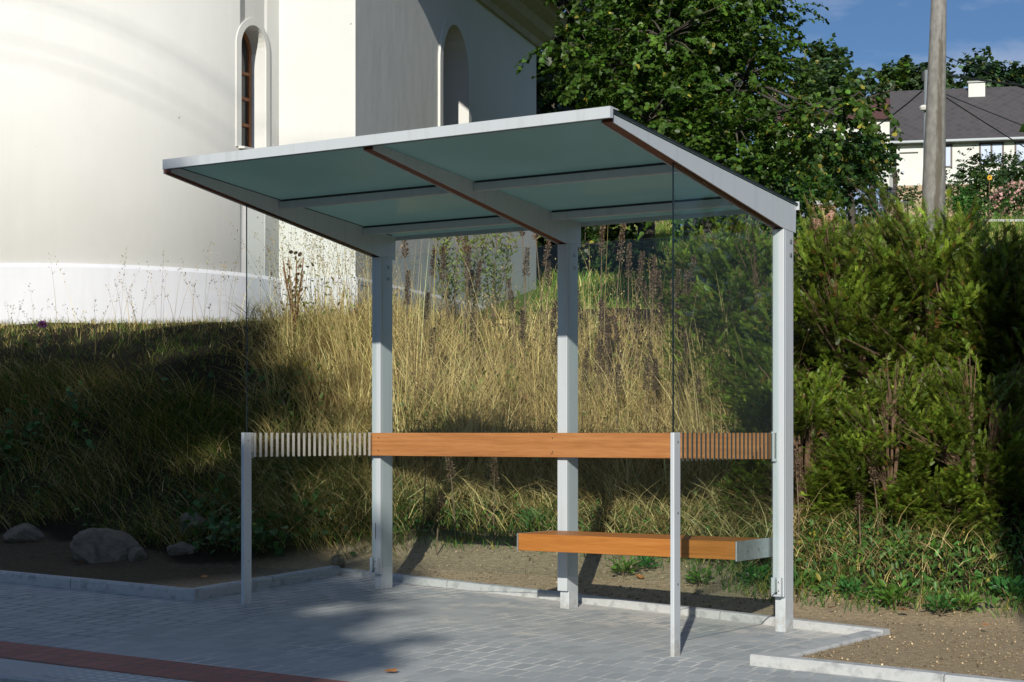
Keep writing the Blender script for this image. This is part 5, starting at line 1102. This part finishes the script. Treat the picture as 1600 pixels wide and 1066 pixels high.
def brick():
    m, n, p, o = new_mat('old_brick'); b = n.nodes.new('ShaderNodeTexBrick'); b.inputs['Scale'].default_value = 4.0; b.inputs['Color1'].default_value = (0.30, 0.13, 0.08, 1); b.inputs['Color2'].default_value = (0.38, 0.19, 0.12, 1); b.inputs['Mortar'].default_value = (0.4, 0.36, 0.3, 1)
    n.links.new(coords(n, (1, 1, 1), (PI/2, 0, 0)), b.inputs['Vector']); n.links.new(b.outputs['Color'], p.inputs['Base Color']); p.inputs['Roughness'].default_value = 0.95; return m
def wallrun(name, u0, u1, v0, v1, Z, th_, mat, label, capmat=None):
    T = empty(name, W((u0+u1)/2, v1, Z)); tag(T, label, 'wall'); T.rotation_euler = (0, 0, PSI); w = (u1-u0)/F_PX*Z/2; h = (v1-v0)/F_PX*Z
    mb = MB(); mb.box(-w, w, 0, th_, -1.0, h); mb.build('masonry', mat, T); mb = MB(); mb.box(-w-0.05, w+0.05, -0.05, th_+0.05, h+0.001, h+0.09); mb.build('coping', capmat or M['kerb'], T)
wallrun('brick_wall', 1268, 1306, 320, 342, 42, 0.3, brick(), 'short red brick wall with pale coping behind the yews')
wallrun('garden_wall', 1540, 1640, 347, 356, 60, 0.4, M['sandstone'], 'low sandstone garden wall above the right yews')
wallrun('entrance_wall', 1385, 1420, 316, 330, 90, 0.4, M['sandstone'], 'low stone wall below the dark gate')
def bush(u, v, Z, rx, rz, label, col, leaf, name='shrub', yel=0.0, dens=20, petals=None, catn='bush'):
    c = W(u, v, Z); T = empty(name, (c[0], c[1], height(c[0], c[1]))); tag(T, label, catn); o_ = c-np.array(T.location)
    n = int(dens*rx*rz*12); P, u_ = ball_points(n, o_, (rx, rx*0.8, rz), 0.3); V, F_, C_ = spray_leaves(P, u_, np.full(n, leaf*3), 7, leaf, 0.2, base_col=col, yel=yel)
    npmesh('foliage', V, F_, M['leaf'], T, tint=C_); tb = MB(); tb.tube([(0, 0, -0.2), tuple(o_)], [0.08, 0.03], 6); tb.build('stem', M['twig'], T)
    if petals:
        n = petals[1]; P, u_ = ball_points(n, o_, (rx, rx*0.85, rz), 0.85); V, Fc = scatter(LEAF_V, LEAF_F, P, frames(unit(rng.normal(0, 1, (n, 3))), unit(rng.normal(0, 1, (n, 3)))), petals[2]*rng.uniform(0.7, 1.3, n)); npmesh('blossom', V, Fc, M['petal'], T, tint=np.repeat(np.array(petals[0])*np.exp(rng.normal(0, .15, (n, 1))), 6, 0))
bush(1515, 280, 88, 0.55, 1.5, 'dark climbing shrub between the house windows', (0.04, 0.08, 0.02), 0.14)
bush(1560, 262, 88, 1.5, 0.6, 'dark climber spreading under the right house windows', (0.035, 0.07, 0.018), 0.14)
bush(1538, 300, 80, 0.7, 1.1, 'green garden shrub carrying a yellow flower', (0.05, 0.10, 0.02), 0.13)
bush(1590, 285, 84, 0.8, 1.3, 'dark shrub at the right edge before the house', (0.04, 0.08, 0.02), 0.14)
bush(1590, 312, 72, 1.1, 0.75, 'pink flowering garden bush at the right edge', (0.05, 0.10, 0.03), 0.12, petals=((0.62, 0.36, 0.34), 420, 0.13))
bush(1508, 318, 66, 0.38, 0.62, 'small rounded green conifer on the lawn', (0.05, 0.15, 0.02), 0.07, dens=90)
bush(1545, 335, 62, 1.4, 0.4, 'row of green garden plants above the stone wall', (0.08, 0.16, 0.03), 0.10)
bush(1475, 290, 80, 0.6, 0.8, 'thin shrub behind the foot of the concrete pole', (0.06, 0.10, 0.03), 0.12, dens=7)
bush(1235, 335, 44, 1.0, 0.5, 'dense green bush left of the brick wall', (0.045, 0.11, 0.022), 0.08, dens=50)
bush(1418, 305, 86, 0.75, 0.42, 'low bush hiding the stone base left of the concrete pole', (0.05, 0.10, 0.025), 0.12)
bush(1490, 305, 84, 0.7, 0.5, 'low bush hiding the stone base right of the concrete pole', (0.06, 0.11, 0.025), 0.12)
p = W(1546, 278, 79); T = empty('sunflower', (p[0], p[1], height(p[0], p[1]))); tag(T, 'single yellow flower before the white house', 'flower'); tb = MB(); hz_ = p[2]-T.location[2]; tb.tube([(0, 0, 0), (0, 0, hz_)], 0.02, 5); tb.build('stem', M['twig'], T)
n = 26; a = np.linspace(0, 2*PI, n); fd = -Dv; sd_ = Rv; d = np.cos(a)[:, None]*sd_+np.sin(a)[:, None]*np.array([0, 0, 1.0])+rng.normal(0, .1, (n, 3)); V, Fc = scatter(LEAF_V, LEAF_F, np.array([0, 0, hz_])+d*0.03+fd*0.04, frames(unit(d), np.tile(fd, (n, 1))), np.full(n, 0.09)); npmesh('petals', V, Fc, M['petal'], T, tint=np.tile((0.75, 0.45, 0.03), (len(V), 1)))

# distant brown-red roofed house and wooden shed, blue fence
def simple_house(name, u0, u1, vr, ve, vb, Z, dep, wallm, roofm, label, chim=None):
    T = empty(name, W((u0+u1)/2, vb, Z)); tag(T, label, 'house' if 'house' in name else 'shed'); T.rotation_euler = (0, 0, PSI-0.1); w = (u1-u0)/F_PX*Z/2; k = Z/F_PX
    he = (vb-ve)*k; hr = (vb-vr)*k*(1+dep/2/Z)
    mb = MB(); mb.box(-w+0.3, w-0.3, 0, dep, -1, he); mb.build('wall', wallm, T)
    mb = MB(); mb.prism([(-w, -0.4, he-0.1), (-w, dep/2, hr), (-w, dep+0.4, he-0.1)], [(w, -0.4, he-0.1), (w, dep/2, hr), (w, dep+0.4, he-0.1)]); r = mb.build('roof', roofm, T)
    if chim is not None: mb = MB(); c = (chim-(u0+u1)/2)*k; mb.box(c-0.4, c+0.4, dep/2-0.4, dep/2+0.4, hr-0.8, hr+1.0); mb.build('chimney', M['sandstone'], r)
M['red_roof'] = noise_mat('brown_red_roof', (0.085, 0.038, 0.033), (0.13, 0.058, 0.05), 2.2, 0.85, 0.2, 0.03, (1, 1, 4))
M['old_wood'] = noise_mat('weathered_boards', (0.12, 0.09, 0.065), (0.24, 0.19, 0.14), 5, 0.9, 0.4, 0.02, (4, 4, 0.4))
simple_house('old_house', 1190, 1425, 140, 186, 240, 120, 9, M['house_wall'], M['red_roof'], 'long house with brown red roof half hidden by the trees', 1213)
simple_house('wooden_shed', 1272, 1318, 196, 222, 262, 70, 4, M['old_wood'], M['tin'], 'weathered wooden shed seen between the branches')
simple_house('dark_shed', 1068, 1160, 322, 338, 400, 33, 2.5, M['frame_brown'], M['tin'], 'dark boarded shed under the linden seen through the right pane')
BF = empty('blue_fence', W(1055, 350, 58)); tag(BF, 'blue metal fence at the top of the lawn', 'fence'); BF.rotation_euler = (0, 0, PSI); blue = noise_mat('blue_paint', (0.03, 0.14, 0.42), (0.04, 0.17, 0.5), 8, 0.5, 0.05, 0.002)
mb = MB()
for k in range(-40, 60): mb.box(k*0.13-0.01, k*0.13+0.01, -0.01, 0.01, -0.3, 0.75)
mb.build('bars', M['tin'], BF); 
for xq in (-2.6, 0.1, 0.45, 3.4): mb = MB(); mb.box(xq-0.13, xq+0.13, -0.05, -0.015, -0.5, 0.8); mb.build('panel', blue, BF)
mb = MB(); mb.box(-5.2, 7.8, -0.014, 0.0, 0.70, 0.74); mb.build('rail', M['tin'], BF)

# ------------------------------------------------------------------ poles and cables
def N2(n, sock):                               # stretches 1.0 .. 1.25 to 0 .. 1
    q = N(n, 'ShaderNodeMapRange'); q.inputs['From Min'].default_value = 1.02; q.inputs['From Max'].default_value = 1.22; n.links.new(sock, q.inputs[0]); return q.outputs[0]
def concrete():
    m, n, p, o = new_mat('pole_concrete'); a = N(n, 'ShaderNodeTexNoise', Scale=14, Detail=8); n.links.new(coords(n, (1, 1, 0.5)), a.inputs['Vector'])
    c = ramp(n, a.outputs['Fac'], [(0.3, (0.17, 0.165, 0.15)), (0.7, (0.27, 0.262, 0.238))])
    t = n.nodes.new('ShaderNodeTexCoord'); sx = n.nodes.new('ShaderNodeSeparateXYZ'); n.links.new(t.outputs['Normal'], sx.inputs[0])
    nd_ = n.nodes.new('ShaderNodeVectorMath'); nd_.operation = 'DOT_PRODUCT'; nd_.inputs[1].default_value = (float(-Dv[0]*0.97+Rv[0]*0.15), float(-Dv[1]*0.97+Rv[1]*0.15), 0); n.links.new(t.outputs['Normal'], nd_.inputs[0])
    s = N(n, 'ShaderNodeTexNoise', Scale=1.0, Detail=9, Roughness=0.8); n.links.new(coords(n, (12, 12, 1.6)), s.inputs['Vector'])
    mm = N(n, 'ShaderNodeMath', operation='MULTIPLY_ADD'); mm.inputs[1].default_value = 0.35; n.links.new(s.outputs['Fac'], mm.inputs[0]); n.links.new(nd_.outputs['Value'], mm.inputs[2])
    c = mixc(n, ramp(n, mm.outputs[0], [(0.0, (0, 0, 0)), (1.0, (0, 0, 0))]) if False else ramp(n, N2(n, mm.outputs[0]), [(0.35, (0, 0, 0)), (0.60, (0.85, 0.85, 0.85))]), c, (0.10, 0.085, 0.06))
    n.links.new(c, p.inputs['Base Color']); p.inputs['Roughness'].default_value = 0.95; bump(n, a.outputs['Fac'], p, 0.4, 0.01); return m
M['concrete'] = concrete()
def pole(base, top, r0, r1, label, group=None):
    base = np.array(base); T = empty('utility_pole', base); tag(T, label, 'utility pole', group); tb = MB(); d = np.array(top)-base
    tb.tube([(0, 0, -0.5), tuple(d*0.3), tuple(d*0.6), tuple(d)], [r0, r0*0.93+r1*0.07-0.0, (r0+r1)/2, r1], 20); tb.build('shaft', M['concrete'], T, smooth=True); return T
b_ = W(1455, 380, 30); b_[2] = height(b_[0], b_[1]); t_ = W(1469, -80, 30)
P1 = pole(b_, t_, 0.205, 0.115, 'thick stained concrete pole in front of the white house', 'concrete utility poles'); d_ = t_-b_
mb = MB(); q = t_-b_; 
for dx in (-0.35, 0, 0.35): mb.tube([tuple(q+Rv*dx), tuple(q+Rv*dx+np.array([0, 0, 0.12]))], 0.03, 8)
mb.box(q[0]-0.5, q[0]+0.5, q[1]-0.04, q[1]+0.04, q[2]-0.06, q[2]-0.0); mb.build('insulators', M['dark'], P1)
b2 = W(1446, 330, 40); b2[2] = height(b2[0], b2[1]); t2 = W(1448, 110, 40); T = empty('steel_pole', b2); tag(T, 'slim steel pole with small lamp close left of the concrete pole', 'pole'); tb = MB(); tb.tube([(0, 0, -0.5), tuple(t2-b2)], [0.08, 0.06], 10); tb.build('shaft', M['galv'], T, smooth=True)
mb = MB(); q = t2-b2
for k in (-0.09, 0.05): mb.tube([tuple(q+Rv*k-np.array([0, 0, .25])), tuple(q+Rv*k-np.array([0, 0, .05]))], 0.035, 8)
mb.tube([tuple(q-Rv*0.14), tuple(q+Rv*0.1)], 0.02, 6); mb.build('insulators', M['dark'], T)
mb = MB(); q = W(1443, 168, 39.9)-b2; mb.tube([tuple(q+np.array([0, 0, .05])), tuple(q), tuple(q-np.array([0, 0, .06]))], [0.05, 0.10, 0.07], 10); mb.tube([tuple(q+np.array([0, 0, .03])), tuple(q+Rv*0.08)], 0.015, 5); mb.build('lamp', M['house_wall'], T)
def cable(p, q, sag, r, label, group='overhead cables beyond the yews'):
    p, q = np.array(p), np.array(q)
    if 'beyond' in group: q = p+(q-p)*2.2; sag = sag*2.2
    mb = MB(); ts = np.linspace(0, 1, 17); pts = [tuple(p+(q-p)*t-np.array([0, 0, sag*4*t*(1-t)])-p) for t in ts]
    mb.tube(pts, r, 6); o = mb.build('cable', M['dark'], None); o.location = tuple(p); tag(o, label, 'cable', group)
cable(W(1474, 87, 30), W(1700, 150, 34), 0.10, 0.008, 'thin cable leaving the concrete pole rightward, uppermost')
cable(W(1474, 117, 30), W(1700, 132, 33), 0.06, 0.018, 'thick cable leaving the concrete pole rightward under the thin one')
cable(W(1474, 150, 30), W(1760, 305, 42), 0.12, 0.011, 'cable slanting down across the grey roof, steeper one'); cable(W(1474, 146, 30), W(1760, 240, 42), 0.10, 0.009, 'cable slanting down across the grey roof, shallower one')
cable(W(1441, 142, 40), W(1300, 186, 46), 0.35, 0.018, 'cable running left from the slim steel pole into the linden')

# ------------------------------------------------------------------ across the street (behind the viewpoint): what casts the shade
e1h = np.array([0.908, 0.418]); sh = np.array([-0.418, 0.908])
def SUNP(a, b, T):                             # point that shades (a, b) of the sun-facing plane from T metres towards the sun
    xy = e1h*a-sh*T; return np.array([xy[0], xy[1], b+SUN_T*T])
TT = 24.0
lobes = []
for a, b, r in [(-3.2, 3.25, 1.2), (-2.3, 2.1, 1.1), (-4.9, 2.8, 1.1), (-1.9, 0.2, 1.3), (-3.8, 0.8, 1.6), (-5.6, 0.9, 1.6), (-1.0, -0.9, 1.2), (-2.6, -1.6, 1.6), (-6.6, 2.3, 1.2), (-4.8, -1.4, 1.8), (-0.2, -2.3, 1.1), (-7.8, 1.2, 1.6), (-1.6, 1.0, 0.7), (-1.0, -3.4, 1.8), (-7.0, -1.0, 2.0), (-3.5, -4.0, 2.0), (0.5, -3.3, 0.9), (-0.9, -0.7, 0.9), (-0.4, -1.5, 0.8), (-1.6, -0.4, 0.9), (-9.2, 1.0, 1.8), (-9.5, -1.5, 2.0)]:
    lobes.append((SUNP(a, b, TT+random.uniform(-1, 1)), (r, r, r)))
ft = SUNP(-4, 0, TT); ft[2] = G*5
tree('street_tree', ft, lobes, 'broad leafy tree across the street shading the left of the shelter', leaf=0.24, nl=13, twl=0.7, dens=24, trunk_r=0.35, cat_='tree')
# house across the street
bh = SUNP(-7.5, -4, 30); HS = empty('street_house', (bh[0], bh[1], -0.4)); tag(HS, 'plain rendered house across the street behind the tree', 'house'); HS.rotation_euler = (0, 0, math.atan2(0.418, 0.908))
mb = MB(); mb.box(-6, 4.0, -8, 0, -0.5, 13.0); mb.build('wall', M['house_wall'], HS); mb = MB(); mb.prism([(-6.4, 0.4, 12.9), (-6.4, -4, 16.0), (-6.4, -8.4, 12.9)], [(4.4, 0.4, 12.9), (4.4, -4, 16.0), (4.4, -8.4, 12.9)]); mb.build('roof', M['slate'], HS)
# pole across the street, its shadow falls over the right bank
pb_ = SUNP(4.42, 0, 15); pb_[2] = -0.3; Pq = pole(pb_, pb_+np.array([0, 0, 14.5]), 0.24, 0.20, 'concrete pole across the street casting a band of shadow over the yews', 'concrete utility poles')
for k, (bz, off) in enumerate(((0.35, 0), (0.20, 0.1), (-0.25, 0.05), (-0.42, -0.05))):
    q = pb_+np.array([0, 0, 14.3+bz]); f_ = np.array([math.cos(STREET_A), math.sin(STREET_A), 0]); cable(q-f_*26+np.array([0, off, 0.3]), q+f_*20+np.array([0, off, 0]), 0.5, 0.0065, ['topmost', 'second', 'third', 'lowest'][k]+' cable over the street carried by the pole across the street', 'cables over the street')
print('objects', len(bpy.data.objects))
